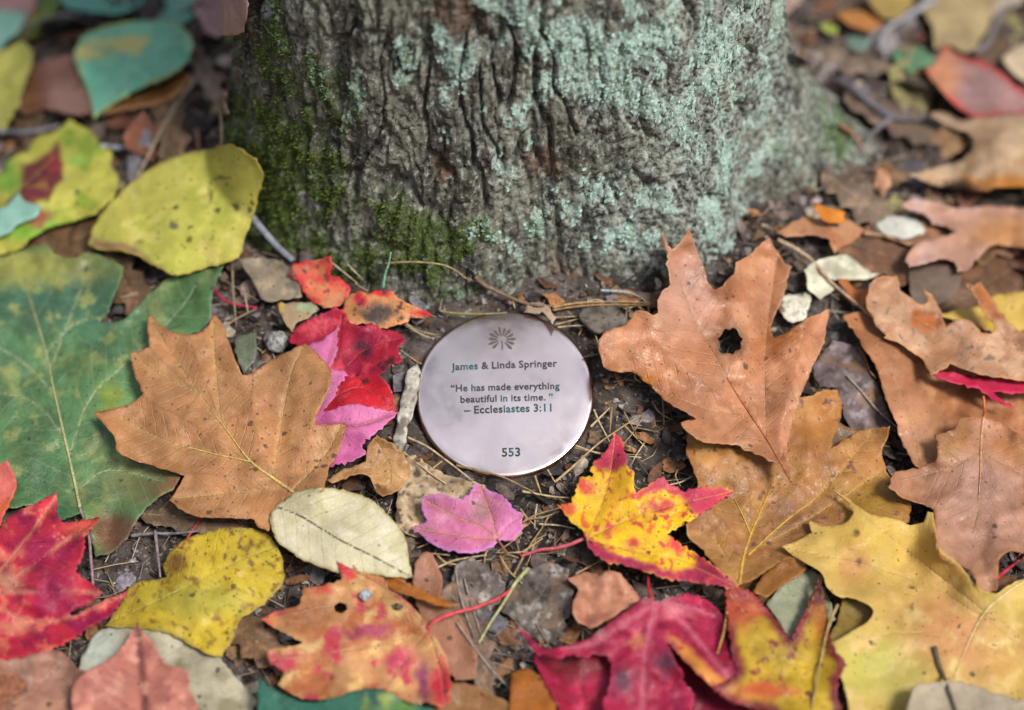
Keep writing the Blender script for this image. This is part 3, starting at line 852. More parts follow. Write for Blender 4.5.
leaf('pink_leaf', 'pale pink leaf touching the trunk at far left', LF,
     ('F', [(194, 2), (200, 22), (210, 34), (226, 36), (244, 32), (250, -20), (192, -20)]), (200, 160, 162), h=5, mat=SOFT)
leaf('yellow_leaf', 'soft yellow green rounded leaf cut by the left edge', LF,
     ('F', [(-45, 62), (0, 50), (12, 44), (22, 40), (30, 48), (32, 62), (26, 80), (20, 100), (8, 122), (-2, 132), (-45, 140)]), (188, 186, 92), h=9, cup=5,
     veins=[('F', [(-40, 100), (0, 80), (28, 52)])], mat=YEL)
leaf('pointed_leaf', 'teal green pointed leaf with a yellow stripe, left of the trunk', LF,
     ('Z1', [(250, 185), (262, 150), (290, 118), (340, 92), (430, 74), (520, 70), (590, 76), (625, 98), (652, 140), (640, 190), (600, 240), (540, 272), (470, 300), (400, 340), (350, 372), (318, 404), (306, 350), (290, 290), (265, 240)]),
     (112, 188, 160), h=11, cup=3, wave=3, gain=.95,
     pig=[('p', (205, 198, 120), ('Z1', [(252, 180), (300, 135), (400, 122), (510, 120), (470, 185), (400, 180), (320, 200), (270, 205)]), 3, .4), ('e', (170, 180, 90), 3), ('n', (92, 168, 142), 30, .1, .7)],
     veins=[('Z1', [(640, 130), (480, 200), (320, 400)])], mat=dict(WAX, spots=.05, sec=.2, vs=.6, vein=(.5, .6, .35)))
# ---- upper left foreground
leaf('green_oak_leaf', 'large dark green lobed leaf with pale veins at left, under the brown oak leaf', OAK,
     ('F', [(-70, 275), (0, 256), (42, 244), (55, 254), (71, 258), (89, 252), (107, 258), (124, 267), (120, 282), (114, 296), (109, 308), (99, 323), (112, 323), (127, 317), (142, 302), (154, 290), (166, 279), (178, 274), (201, 268), (224, 262), (216, 282), (211, 302), (211, 317), (201, 329), (189, 335),
             (178, 350), (165, 400), (160, 440), (182, 470), (175, 486), (156, 500), (140, 516), (129, 535), (112, 552), (96, 557), (90, 535), (82, 512), (64, 520), (50, 512), (30, 505), (12, 508), (-20, 500), (-60, 480), (-90, 400)]),
     (90, 134, 84), h=6, wave=3, cup=3, step=2.8, gain=.72,
     pig=[('n', (76, 120, 82), 60, -.1, .6), ('n', (134, 154, 90), 40, .15, .7), ('b', (68, 112, 88), 'F', 60, 300, 60, 30, .8), ('n', (150, 162, 96), 18, .2, .6), ('b', (160, 160, 80), 'F', 30, 266, 70, 18, .8),
          ('b', (120, 120, 75), 'F', 150, 480, 45, 22, .7), ('b', (125, 85, 60), 'F', 115, 535, 28, 22, .5), ('b', (150, 110, 75), 'F', 170, 485, 14, 8, .5), ('b', (130, 150, 60), 'F', 110, 400, 12, 20, .6), ('v', (130, 150, 104), 3), ('b', (80, 120, 70), 'F', 190, 300, 26, 24, .9)],
     veins=[('F', [(80, 508), (72, 470), (56, 400), (44, 345), (24, 280)]), ('F', [(50, 372), (60, 345), (84, 282)]), ('F', [(70, 455), (90, 400), (128, 362), (180, 310), (196, 285)]), ('F', [(56, 395), (20, 360), (-40, 330)]), ('F', [(66, 440), (30, 400), (-40, 390)]), ('F', [(78, 490), (110, 470), (165, 482)]), ('F', [(46, 355), (66, 330), (90, 318)])],
     midrib=[('F', [(80, 508), (72, 470), (56, 400), (44, 345), (24, 280)])], ribcol=(175, 175, 125),
     stalk=('F', [(80, 508), (88, 530), (91, 560), (93, 585)]), stalkcol=(150, 120, 130), mat=dict(WAX, spots=.3, vein=(.40, .45, .24), sec=.24, secgap=8., vs=.4, mottle=.38))
leaf('maple_leaf', 'yellow green leaf with a dark red centre at the left edge', MAP,
     [('Z1', [(0, 585), (20, 548), (60, 520), (96, 510), (100, 492), (130, 460), (190, 440), (222, 415), (240, 400), (262, 420), (285, 428), (310, 440), (330, 470), (345, 490), (380, 512), (375, 560), (400, 600), (395, 640), (370, 700)]),
      ('Z5', [(370, 30), (345, 62), (300, 88), (240, 108), (200, 118), (150, 135), (110, 160), (80, 190), (40, 212), (0, 218)]), ('F', [(-50, 262), (-60, 190)])],
     (196, 190, 84), h=12, cup=-2.5, wave=3.5, lift=[('F', 60, 190, 60, 5)],
     pig=[('n', (150, 175, 60), 26, .05, .5), ('b', (125, 170, 60), 'F', 8, 175, 16, 16, .6), ('b', (130, 180, 60), 'F', 50, 230, 60, 10, .6), ('b', (160, 190, 80), 'F', 78, 160, 9, 7, .6),
          ('p', (112, 34, 48), ('F', [(58, 140), (62, 160), (63, 176), (52, 196), (30, 208), (6, 216), (8, 200), (22, 186), (22, 165), (40, 160)]), 2.5, .5), ('b', (150, 40, 55), 'F', 54, 160, 6, 10, .5), ('b', (160, 110, 60), 'F', 42, 186, 9, 3, .5), ('b', (150, 80, 50), 'F', 38, 216, 12, 8, .5)],
     veins=[('F', [(-40, 215), (10, 195), (60, 150), (72, 122)]), ('F', [(-20, 205), (50, 205), (112, 170)])], mat=dict(YEL, sec=.2))
leaf('teal_leaf', 'pale teal ragged leaf tip lying over the red centre of the yellow green leaf', LF,
     ('F', [(-50, 205), (0, 208), (10, 200), (20, 190), (23, 199), (42, 206), (34, 218), (18, 224), (6, 234), (-50, 250)]), (150, 196, 180), h=14, mat=dict(WAX, spots=.05))
leaf('yellow_leaf', 'broad yellow spotted leaf with a brown lower edge, beside the trunk', LF,
     ('F', [(87, 244), (92, 228), (103, 210), (118, 195), (132, 180), (150, 168), (170, 158), (190, 152), (210, 149), (228, 144), (240, 148), (252, 157), (260, 166), (263, 180), (258, 195), (255, 210), (250, 225), (244, 240), (240, 254), (228, 262), (205, 268), (185, 274), (172, 275), (158, 268), (147, 262), (135, 255), (118, 251), (100, 250)]),
     (205, 198, 92), h=14, cup=-2.0, wave=2.2, lift=[('F', 180, 200, 60, 4)], step=2.6,
     pig=[('n', (188, 190, 78), 40, 0, .6), ('n', (216, 205, 110), 18, .1, .6), ('p', (165, 128, 95), ('F', [(87, 246), (94, 236), (110, 240), (135, 246), (152, 262), (165, 268), (160, 276), (140, 262), (118, 254)]), 3, .5), ('b', (110, 105, 85), 'Z5', 588, 120, 4.4, 3.6, .25, .3), ('b', (150, 130, 75), 'Z5', 475, 175, 4, 2, .4, .3), ('b', (135, 110, 70), 'Z5', 345, 187, 6, 3, .4),
          ('e', (180, 160, 70), 3), ('b', (70, 60, 30), 'F', 212, 196, 1.6, 7, .5, .4), ('b', (85, 75, 45), 'F', 236, 204, 4, 2.5, .5), ('b', (85, 75, 45), 'F', 209, 186, 1.5, 8, .5, .4), ('b', (120, 100, 60), 'F', 222, 178, 9, 1.6, .5, .6)],
     veins=[('F', [(95, 240), (150, 215), (210, 190), (256, 162)])], mat=dict(YEL, spots=.62, spotscale=.8, sec=.14, vs=.1))
# ---- near the trunk, left of the disc
leaf('grey_leaf', 'small weathered grey brown leaf below the trunk, right of the yellow leaf', LF,
     ('Z6', [(225, 150), (300, 150), (380, 154), (440, 200), (470, 250), (482, 302), (400, 312), (350, 322), (310, 290), (270, 215)]), (138, 124, 112), h=5, pig=[('n', (170, 152, 130), 14, 0, .5), ('n', (105, 96, 88), 10, .1, .5)], mat=dict(BROWN, spots=.3))
leaf('olive_leaf', 'narrow olive green leaf tip above the brown oak leaf', LF,
     ('Z6', [(212, 460), (300, 438), (298, 540), (252, 604), (228, 545)]), (98, 104, 84), h=4, mat=dict(WAX, spots=.1))
leaf('tan_leaf', 'small tan and pale green folded leaf above the crimson maple leaf', LF,
     ('Z6', [(383, 328), (460, 325), (522, 324), (548, 352), (500, 390), (462, 402), (440, 442), (412, 402)]), (165, 140, 108), h=6, pig=[('b', (160, 180, 140), 'Z6', 490, 345, 10, 6, .5), ('b', (215, 170, 70), 'Z6', 398, 345, 4, 7, .4)], mat=SOFT)
leaf('maple_leaf', 'small orange red lichen speckled leaf against the trunk foot', MAP,
     ('Z6', [(425, 215), (450, 170), (485, 165), (520, 158), (560, 152), (597, 143), (590, 215), (640, 238), (672, 270), (655, 318), (600, 345), (540, 330), (500, 305), (470, 250)]), (228, 122, 88), h=7, teeth=.5,
     pig=[('n', (232, 90, 78), 16, -.1, .4), ('e', (222, 52, 58), 6), ('n', (205, 140, 95), 9, .2, .5), ('b', (205, 140, 100), 'Z6', 590, 320, 14, 7, .5), ('n', (90, 60, 55), 7, .35, .55)], mat=dict(RED, spots=.9, spotscale=1.3))
leaf('maple_leaf', 'orange speckled leaf with red tips between the disc and the trunk', MAP,
     ('Z6', [(645, 375), (652, 310), (700, 278), (740, 292), (770, 275), (840, 279), (850, 300), (920, 338), (1002, 378), (960, 386), (920, 385), (870, 412), (800, 425), (720, 405), (670, 425)]), (218, 150, 92), h=8, teeth=.4, step=2.4,
     pig=[('n', (226, 160, 110), 16, 0, .5), ('b', (216, 40, 60), 'Z6', 705, 305, 6, 7, .5), ('b', (220, 50, 60), 'Z6', 800, 283, 14, 4, .5), ('b', (215, 50, 60), 'Z6', 965, 376, 12, 4, .5), ('n', (70, 58, 52), 8, .15, .4), ('b', (70, 62, 56), 'Z6', 770, 370, 18, 9, .7)], mat=dict(RED, spots=1., spotscale=1.5))
leaf('maple_leaf', 'crimson red maple leaf just left of the disc', MAP,
     ('Z12', [(592, 88), (615, 50), (650, 25), (700, 5), (725, -12), (740, 0), (750, -6), (765, 35), (800, 45), (830, 38), (860, 55), (900, 60), (928, 85), (905, 110), (915, 145), (880, 160), (850, 185), (880, 215), (890, 260), (902, 292), (840, 280), (770, 275), (690, 292), (690, 240), (650, 130), (620, 105)]),
     (186, 34, 62), h=10, teeth=1.0, jag=3.4, cup=3, wave=3.5, step=2.1,
     pig=[('n', (160, 24, 62), 26, 0, .5), ('p', (206, 34, 48), ('Z12', [(690, 290), (735, 215), (800, 182), (850, 192), (890, 235), (905, 295), (770, 278)]), 4), ('n', (215, 70, 84), 14, .25, .6), ('b', (75, 35, 45), 'Z12', 873, 152, 6, 5, .4), ('b', (75, 35, 45), 'Z12', 805, 198, 5, 3, .4), ('b', (90, 30, 50), 'Z12', 800, 105, 7, 11, .7)],
     veins=[('Z12', [(690, 250), (730, 130), (745, 10)]), ('Z12', [(700, 240), (800, 120), (915, 80)]), ('Z12', [(700, 260), (800, 220), (890, 280)])], mat=dict(RED, spots=.3))
leaf('maple_leaf', 'mauve pink maple leaf tucked between the brown oak leaf and the crimson leaf', MAP,
     ('Z12', [(648, 98), (665, 90), (685, 87), (700, 72), (720, 62), (737, 36), (732, 90), (728, 130), (712, 166), (752, 170), (762, 186), (738, 212), (722, 250), (690, 290), (720, 282), (770, 268), (810, 272), (850, 280), (907, 290), (885, 310), (870, 325), (835, 355), (802, 382), (812, 410), (770, 432), (735, 440), (700, 446), (660, 420), (640, 300), (630, 180)]),
     (214, 118, 168), h=12, teeth=1.1, jag=3.2, step=2.1, cup=2,
     pig=[('n', (200, 96, 150), 22, 0, .5), ('v', (186, 88, 122), 4)], veins=[('Z12', [(640, 320), (780, 330), (900, 292)]), ('Z12', [(640, 300), (700, 170), (735, 45)])], mat=dict(RED, vein=(.55, .22, .32), spots=.1))
leaf('tan_leaf', 'curled tan leaf between the brown oak leaf and the disc', LF,
     ('Z12', [(700, 482), (740, 458), (790, 440), (812, 430), (818, 385), (845, 358), (895, 385), (932, 425), (937, 470), (905, 512), (862, 529), (838, 512), (825, 475), (790, 465), (745, 480), (715, 492)]),
     (188, 142, 98), h=7, cup=5, cupw=16, wave=2, pig=[('n', (165, 118, 75), 14, 0, .5), ('b', (120, 78, 45), 'Z12', 850, 520, 16, 5, .6)], veins=[('Z12', [(840, 370), (880, 440), (880, 510)])], mat=BROWN)
# ---- left foreground
leaf('brown_oak_leaf', 'big tan brown lobed oak leaf with pale midrib, lying flat left of the disc', OAK,
     ('Z12', [(195, 10), (212, 22), (225, 40), (262, 62), (300, 70), (340, 62), (365, 45), (378, 12), (405, 40), (425, 95), (440, 140), (462, 185), (490, 180), (530, 150), (580, 122), (640, 95), (668, 118), (700, 150), (714, 180), (710, 215), (695, 255), (672, 300), (668, 325), (700, 328), (757, 318), (745, 370), (730, 410), (708, 445), (700, 480), (690, 515), (610, 522), (560, 560), (545, 600), (535, 628), (505, 615), (495, 595), (420, 590), (355, 588), (300, 575), (253, 540), (270, 520), (285, 495), (298, 470), (250, 455), (200, 440), (150, 425), (105, 400), (100, 370), (80, 340), (38, 291), (90, 282), (130, 270), (165, 250), (180, 235), (160, 200), (150, 165), (140, 120), (170, 115), (197, 105), (192, 60)]),
     (186, 132, 92), h=13, cup=1.8, wave=3.6, wavel=80, step=2.4, fold=4.5, edge=.5,
     pig=[('n', (172, 118, 78), 60, -.1, .6), ('n', (198, 146, 108), 30, .1, .6), ('e', (172, 112, 72), 2), ('v', (192, 144, 98), 5), ('b', (205, 120, 50), 'Z12', 341, 341, 2, 2, .4, .2)],
     veins=[('Z12', [(612, 522), (545, 475), (480, 425), (420, 345), (370, 280), (290, 170), (200, 30)]), ('Z12', [(490, 432), (380, 408), (260, 378), (120, 310)]), ('Z12', [(550, 480), (570, 330), (600, 180), (630, 110)]), ('Z12', [(400, 320), (385, 160), (378, 30)]), ('Z12', [(580, 500), (430, 520), (270, 535)]), ('Z12', [(340, 240), (240, 190), (150, 130)]), ('Z12', [(600, 515), (690, 420), (740, 330)])],
     midrib=[('Z12', [(612, 522), (545, 475), (480, 425), (420, 345), (370, 280)]), ('Z12', [(490, 432), (380, 408), (300, 388)])], ribcol=(215, 180, 110), mat=dict(BROWN, spots=.7, spotscale=.9, rough=.48))
leaf('red_maple_leaf', 'bright red maple lobe at the left edge above the larger scarlet leaf', MAP,
     ('Z11', [(-60, 40), (0, 62), (20, 52), (42, 105), (35, 150), (15, 185), (-5, 245), (-90, 260)]), (214, 70, 72), h=10, pig=[('b', (225, 120, 110), 'Z11', 10, 110, 14, 30, .7), ('b', (205, 100, 60), 'Z11', 20, 180, 8, 14, .6)], mat=RED)
leaf('beech_leaf', 'grey beige oval leaf under the yellow leaf at lower left', LF,
     ('Z11', [(205, 605), (230, 540), (262, 500), (330, 492), (400, 500), (470, 505), (550, 540), (600, 600), (680, 690), (640, 720), (500, 760), (300, 740), (215, 660)]), (178, 170, 146), h=6, pig=[('n', (150, 140, 112), 24, 0, .6), ('b', (190, 198, 186), 'Z11', 260, 545, 20, 24, .6)], veins=[('Z11', [(240, 560), (450, 620), (680, 700)])], mat=SOFT)
leaf('yellow_leaf', 'bright yellow rounded leaf with brown flecks at lower left', LF,
     ('F', [(163, 568), (171, 550), (190, 537), (217, 529), (240, 527), (258, 529), (272, 538), (279, 550), (285, 578), (270, 598), (255, 610), (240, 620), (232, 640), (222, 657), (210, 655), (190, 645), (167, 633), (133, 628), (103, 627), (118, 607), (133, 584), (152, 579), (167, 577)]),
     (208, 180, 48), h=11, cup=-1.5, wave=3.0, lift=[('F', 220, 560, 50, 4)], step=2.6,
     pig=[('n', (190, 160, 40), 30, 0, .5), ('n', (140, 100, 40), 13, .33, .6), ('n', (120, 84, 36), 8, .38, .6), ('b', (150, 105, 45), 'F', 178, 562, 12, 10, .6), ('b', (176, 165, 60), 'F', 200, 600, 40, 14, .8), ('e', (175, 150, 60), 4)],
     veins=[('F', [(110, 622), (180, 590), (240, 560), (280, 545)])], mat=dict(YEL, spots=.5, sec=.3))
leaf('red_maple_leaf', 'scarlet maple leaf with pale orange flecks at the left edge', MAP,
     ('Z11', [(-10, 240), (40, 190), (90, 168), (155, 135), (150, 190), (162, 216), (200, 214), (262, 203), (226, 250), (220, 290), (198, 345), (230, 370), (274, 400), (230, 432), (182, 455), (200, 458), (250, 432), (338, 398), (292, 460), (240, 490), (180, 530), (100, 562), (0, 577), (-100, 560), (-120, 350)]),
     (200, 40, 66), h=15, teeth=1.1, jag=3.4, cup=3, wave=5, fold=3, lift=[('Z11', 60, 330, 60, 6)],
     pig=[('n', (150, 18, 66), 26, -.1, .35), ('n', (222, 110, 90), 14, .2, .5), ('v', (214, 130, 104), 4), ('b', (150, 20, 70), 'Z11', 140, 400, 20, 24, .7), ('b', (226, 90, 70), 'Z11', 220, 225, 16, 8, .7), ('b', (160, 20, 70), 'Z11', 100, 300, 14, 20, .6), ('b', (216, 150, 120), 'Z11', 20, 370, 14, 8, .7), ('b', (222, 140, 110), 'Z11', 40, 490, 18, 6, .7)],
     veins=[('Z11', [(-120, 420), (20, 400), (150, 400), (270, 400)]), ('Z11', [(-60, 410), (40, 300), (150, 150)]), ('Z11', [(-60, 420), (120, 480), (320, 410)]), ('Z11', [(20, 380), (140, 290), (240, 220)])], mat=dict(RED, vein=(.5, .12, .12)))
leaf('brown_leaf', 'dull pinkish brown leaf in the lower left corner', LF,
     ('Z11', [(-100, 560), (0, 577), (70, 568), (150, 552), (200, 598), (240, 630), (268, 760), (-100, 760)]), (160, 112, 100), h=13, pig=[('n', (130, 92, 82), 30, 0, .5), ('n', (178, 130, 112), 20, .2, .6)], veins=[('Z11', [(-40, 740), (90, 660), (160, 570)])], mat=BROWN)
leaf('salmon_leaf', 'salmon pink pointed leaf with a dark midrib at lower left', LF,
     ('Z11', [(190, 650), (215, 618), (260, 590), (300, 568), (332, 528), (352, 500), (360, 465), (372, 500), (400, 532), (440, 590), (490, 608), (505, 665), (545, 760), (190, 760)]), (192, 122, 104), h=16, fold=2.5, wave=3,
     pig=[('n', (172, 104, 92), 24, 0, .5), ('v', (120, 66, 60), 7), ('n', (205, 142, 120), 16, .2, .6)], veins=[('Z11', [(385, 760), (378, 640), (368, 560), (360, 468)])], mat=dict(BROWN, vein=(.16, .06, .06), sec=.3))
# ---- bottom centre
leaf('brown_leaf', 'plain brown leaf strip below the cream leaf, right of the mottled maple leaf', LF,
     ('Z15', [(590, 200), (600, 140), (625, 110), (660, 120), (690, 195), (690, 280), (740, 320), (800, 430), (806, 540), (735, 548), (690, 480), (640, 380), (600, 290)]), (158, 108, 88), h=6, mat=BROWN)
leaf('tan_leaf', 'brown tan leaf at the bottom edge beside the dark green leaf', LF,
     ('Z15', [(690, 560), (760, 555), (830, 580), (950, 645), (960, 720), (640, 720), (660, 640)]), (150, 104, 66), h=6, mat=BROWN)
leaf('amber_leaf', 'thin amber leaf edge curling below the cream leaf', LF,
     ('Z15', [(490, 185), (560, 205), (640, 250), (742, 292), (700, 296), (600, 268), (520, 240), (480, 220)]), (172, 100, 30), h=9, cup=4, mat=BROWN)
leaf('beech_leaf', 'pale cream oval leaf with a dark midrib below the brown oak leaf', LF,
     ('F', [(270, 517), (275, 508), (281, 502), (298, 491), (319, 487), (347, 491), (372, 500), (391, 518), (404, 535), (409, 560), (413, 578), (402, 577), (392, 577), (369, 574), (340, 573), (325, 568), (304, 561), (287, 549), (275, 538)]),
     (214, 204, 168), h=17, cup=-1.6, fold=1.5, wave=1.5, step=2.4, edge=.45, teeth=.35,
     pig=[('n', (200, 190, 150), 40, 0, .6), ('n', (222, 212, 186), 18, .1, .6), ('e', (186, 168, 118), 3)],
     veins=[('F', [(271, 505), (300, 516), (340, 540), (380, 560), (413, 578)])], mat=dict(SOFT, vein=(.12, .09, .06), vs=.85, vw=.42, sec=.22, secgap=6.5, spots=.08, mottle=.15, secang=.7))
leaf('pink_maple_leaf', 'lilac pink maple leaf lying flat below the disc', MAP,
     ('Z13', [(118, 500), (140, 492), (165, 486), (185, 470), (172, 455), (165, 435), (160, 400), (175, 380), (240, 370), (310, 386), (350, 376), (358, 352), (390, 328), (415, 345), (430, 356), (460, 365), (500, 390), (530, 430), (566, 452), (558, 480), (568, 500), (545, 530), (520, 556), (480, 550), (460, 562), (430, 582), (385, 602), (320, 602), (250, 592), (200, 562), (160, 530)]),
     (202, 110, 152), h=8, teeth=.9, jag=3.2, cup=1.5, wave=1.8, step=2.2, fold=1.0,
     pig=[('n', (190, 98, 144), 40, 0, .5), ('n', (216, 134, 168), 20, .1, .6), ('b', (176, 130, 130), 'Z13', 400, 440, 9, 12, .8), ('e', (205, 126, 186), 5), ('v', (196, 120, 122), 4), ('b', (220, 130, 182), 'Z13', 520, 490, 12, 14, .8)],
     veins=[('Z13', [(462, 550), (400, 500), (300, 460), (180, 395)]), ('Z13', [(462, 550), (440, 460), (395, 340)]), ('Z13', [(462, 550), (350, 540), (130, 502)]), ('Z13', [(462, 545), (500, 500), (560, 455)])],
     stalk=('Z13', [(462, 548), (485, 580), (508, 612)]), stalkcol=(150, 95, 85), stalk_r=.5, mat=dict(RED, vein=(.58, .28, .32), spots=.12))
leaf('dark_leaf', 'orange brown leaf corner under the crimson maple leaf at the bottom', LF,
     ('Z16', [(40, 450), (90, 438), (150, 470), (192, 520), (190, 620), (30, 620)]), (170, 98, 38), h=7, mat=BROWN)
leaf('salmon_leaf', 'crumpled salmon leaf between the crimson and yellow red maple leaves', LF,
     ('Z16', [(230, 130), (300, 108), (340, 125), (362, 105), (400, 110), (440, 150), (482, 200), (430, 235), (370, 275), (310, 305), (260, 272), (248, 220), (268, 170)]), (200, 140, 118), h=8, cup=3, wave=3, wavel=35, pig=[('n', (176, 112, 92), 18, 0, .5)], mat=dict(BROWN, spots=.1))
leaf('mottled_maple_leaf', 'orange and tan mottled maple leaf with two dark holes, bottom left of centre', MAP,
     ('Z15', [(72, 340), (120, 310), (160, 302), (200, 290), (222, 228), (280, 225), (345, 205), (338, 170), (330, 138), (350, 150), (380, 165), (415, 180), (490, 195), (510, 240), (560, 270), (620, 330), (645, 372), (690, 440), (712, 500), (722, 600), (692, 645), (640, 620), (600, 630), (520, 600), (450, 600), (380, 590), (300, 612), (200, 602), (128, 560), (150, 520), (100, 482), (92, 442), (180, 430), (215, 418), (140, 382)]),
     (204, 148, 98), h=12, teeth=.5, cup=2.5, wave=3.5, step=2.4,
     pig=[('n', (190, 112, 66), 40, -.1, .4), ('n', (220, 178, 112), 22, .05, .5), ('n', (198, 64, 84), 18, .28, .55), ('b', (206, 40, 58), 'Z15', 360, 170, 10, 12, .5), ('b', (190, 60, 90), 'Z15', 540, 480, 16, 12, .7), ('b', (206, 40, 70), 'Z15', 690, 570, 10, 26, .6), ('b', (140, 60, 90), 'Z15', 625, 560, 8, 22, .6), ('b', (200, 60, 80), 'Z15', 320, 440, 10, 12, .6), ('b', (205, 70, 90), 'Z15', 150, 480, 14, 8, .6), ('b', (206, 70, 60), 'Z15', 280, 245, 10, 8, .6), ('b', (222, 90, 50), 'Z15', 90, 342, 8, 5, .6), ('b', (176, 112, 66), 'Z15', 240, 320, 30, 16, .8), ('b', (165, 60, 90), 'Z15', 430, 380, 26, 5, .7)],
     veins=[('Z15', [(640, 372), (480, 320), (330, 290), (90, 340)]), ('Z15', [(640, 372), (450, 430), (110, 480)]), ('Z15', [(640, 372), (500, 240), (340, 150)]), ('Z15', [(640, 375), (560, 480), (480, 590)]), ('Z15', [(640, 375), (680, 500), (700, 640)])],
     holes=[('Z15', [(320, 295), (340, 280), (362, 288), (366, 305), (345, 318), (325, 312)]), ('Z15', [(512, 290), (535, 282), (558, 292), (550, 306), (525, 308)])],
     stalk=('Z15', [(640, 372), (665, 345), (700, 328), (760, 310), (800, 300), (840, 285), (880, 268), (930, 235)]), stalkcol=(205, 70, 80), stalk_r=.85, stalk_h=[14, 5], mat=dict(RED, vein=(.55, .35, .2), spots=.3))
leaf('green_leaf', 'dark green leaf with a yellow patch at the bottom edge', LF,
     ('Z15', [(58, 520), (80, 545), (110, 570), (180, 610), (260, 622), (340, 602), (400, 580), (470, 575), (520, 590), (560, 620), (660, 642), (690, 760), (30, 760), (60, 640)]), (34, 104, 84), h=19, cup=1, pig=[('b', (150, 160, 60), 'Z15', 470, 615, 14, 10, .7), ('b', (90, 130, 60), 'Z15', 560, 640, 10, 8, .7), ('n', (28, 84, 70), 30, 0, .6)], mat=dict(WAX, spots=.05))
# ---- right foreground
leaf('grey_green_leaf', 'grey green leaf showing between the yellow red maple and the yellow oak leaf', LF,
     ('Z17', [(205, 385), (262, 318), (330, 278), (375, 290), (390, 350), (420, 430), (360, 500), (285, 505), (240, 430)]), (150, 152, 122), h=7, mat=dict(WAX, spots=.2))
leaf('amber_leaf', 'amber brown curled leaf under the left tip of the yellow oak leaf', LF,
     ('Z17', [(165, 345), (200, 288), (260, 245), (322, 238), (335, 275), (262, 322), (205, 362)]), (150, 96, 40), h=9, cup=3, mat=BROWN)
leaf('olive_leaf', 'olive brown leaf in the notch of the yellow oak leaf', LF,
     ('Z17', [(385, 520), (425, 430), (440, 362), (500, 372), (545, 408), (520, 450), (460, 500)]), (136, 112, 52), h=9, mat=BROWN)
leaf('brown_oak_leaf', 'orange brown oak leaf with yellow veins beneath the leaning torn leaf, lower right', OAK,
     ('F', [(690, 428), (700, 400), (760, 380), (800, 397), (823, 391), (838, 390), (842, 406), (838, 426), (830, 450), (846, 438), (863, 430), (876, 428), (890, 426), (887, 439), (882, 452), (886, 467), (895, 485), (910, 500), (909, 522), (880, 535), (845, 550), (805, 560), (784, 560), (758, 577), (738, 586), (722, 572), (709, 558), (700, 548), (689, 538), (686, 524), (693, 505), (698, 485), (693, 468), (686, 450)]),
     (178, 124, 72), h=8, cup=2.5, wave=4, step=2.4, fold=5,
     pig=[('n', (160, 104, 56), 50, -.1, .5), ('n', (196, 142, 90), 26, .1, .6), ('b', (150, 112, 40), 'F', 870, 505, 34, 22, .8), ('b', (140, 92, 56), 'F', 800, 520, 34, 28, .9), ('b', (176, 116, 58), 'F', 830, 420, 14, 30, .8), ('v', (190, 142, 78), 3.5), ('n', (110, 72, 60), 10, .5, .7)],
     veins=[('Z14', [(705, 655), (722, 560), (748, 478), (790, 380), (840, 270)]), ('Z14', [(748, 478), (720, 410), (690, 350)]), ('Z14', [(745, 545), (860, 440), (1000, 330), (1180, 110)]), ('Z14', [(705, 640), (650, 540), (620, 490)]), ('Z14', [(780, 520), (960, 420), (1220, 250)])],
     midrib=[('Z14', [(708, 652), (722, 560), (748, 478), (790, 380), (830, 290)]), ('Z14', [(748, 478), (720, 410), (690, 350)]), ('Z14', [(740, 550), (860, 440), (1000, 330)])], ribcol=(205, 160, 70), mat=dict(BROWN, spots=.55, spotcol=(.08, .03, .04)))
leaf('white_leaf', 'bleached white leaf fragment with black specks behind the leaning torn leaf', LF,
     ('Z9', [(-10, 520), (20, 495), (90, 486), (130, 480), (100, 590), (40, 600), (0, 560)]), (226, 220, 200), h=4, pig=[('n', (120, 90, 60), 12, .2, .5)], mat=dict(SOFT, spots=.8, spotscale=1.4))
leaf('white_leaf', 'cream white leaf fragment beside the brown twig, right of the trunk', LF,
     ('Z9', [(92, 395), (140, 362), (200, 342), (262, 334), (330, 385), (396, 410), (330, 432), (250, 432), (200, 425), (215, 470), (160, 512), (110, 470), (105, 420)]), (228, 224, 198), h=5, pig=[('n', (190, 184, 160), 16, 0, .5)], mat=dict(SOFT, spots=.2))
leaf('white_leaf', 'blurred white leaf fragment left of the lilac brown leaf', LF,
     ('Z9', [(375, 205), (450, 180), (540, 198), (572, 230), (560, 255), (480, 272), (400, 244)]), (208, 206, 196), h=5, mat=SOFT)
leaf('brown_leaf', 'dark grey brown curled leaf behind the spiky oak leaf', LF,
     ('Z9', [(505, 400), (560, 368), (640, 362), (695, 378), (715, 430), (680, 500), (600, 540), (520, 520)]), (118, 100, 92), h=6, mat=BROWN)
leaf('yellow_leaf', 'bright yellow leaf piece below the orange lobe of the spiky oak leaf', LF,
     ('Z9', [(630, 570), (700, 548), (770, 540), (830, 500), (870, 485), (962, 478), (1010, 480), (1010, 640), (900, 630), (840, 640), (760, 612), (690, 592)]), (220, 182, 90), h=7, pig=[('b', (226, 190, 40), 'Z9', 810, 605, 8, 6, .6), ('n', (190, 148, 80), 20, .1, .5)], mat=YEL)
leaf('orange_leaf', 'rust orange leaf piece behind the spiky oak leaf, beside the twig', LF,
     ('Z9', [(228, 435), (268, 428), (285, 460), (352, 478), (370, 530), (330, 552), (280, 520), (262, 480)]), (176, 98, 40), h=7, mat=BROWN)
leaf('brown_leaf', 'flat orange brown leaf at the right foot of the trunk', LF,
     ('Z9', [(-20, 245), (60, 200), (110, 183), (200, 198), (262, 190), (332, 235), (302, 272), (250, 300), (215, 332), (198, 275), (120, 255), (40, 262)]), (190, 136, 104), h=6, pig=[('n', (170, 112, 80), 24, 0, .6)], mat=BROWN)
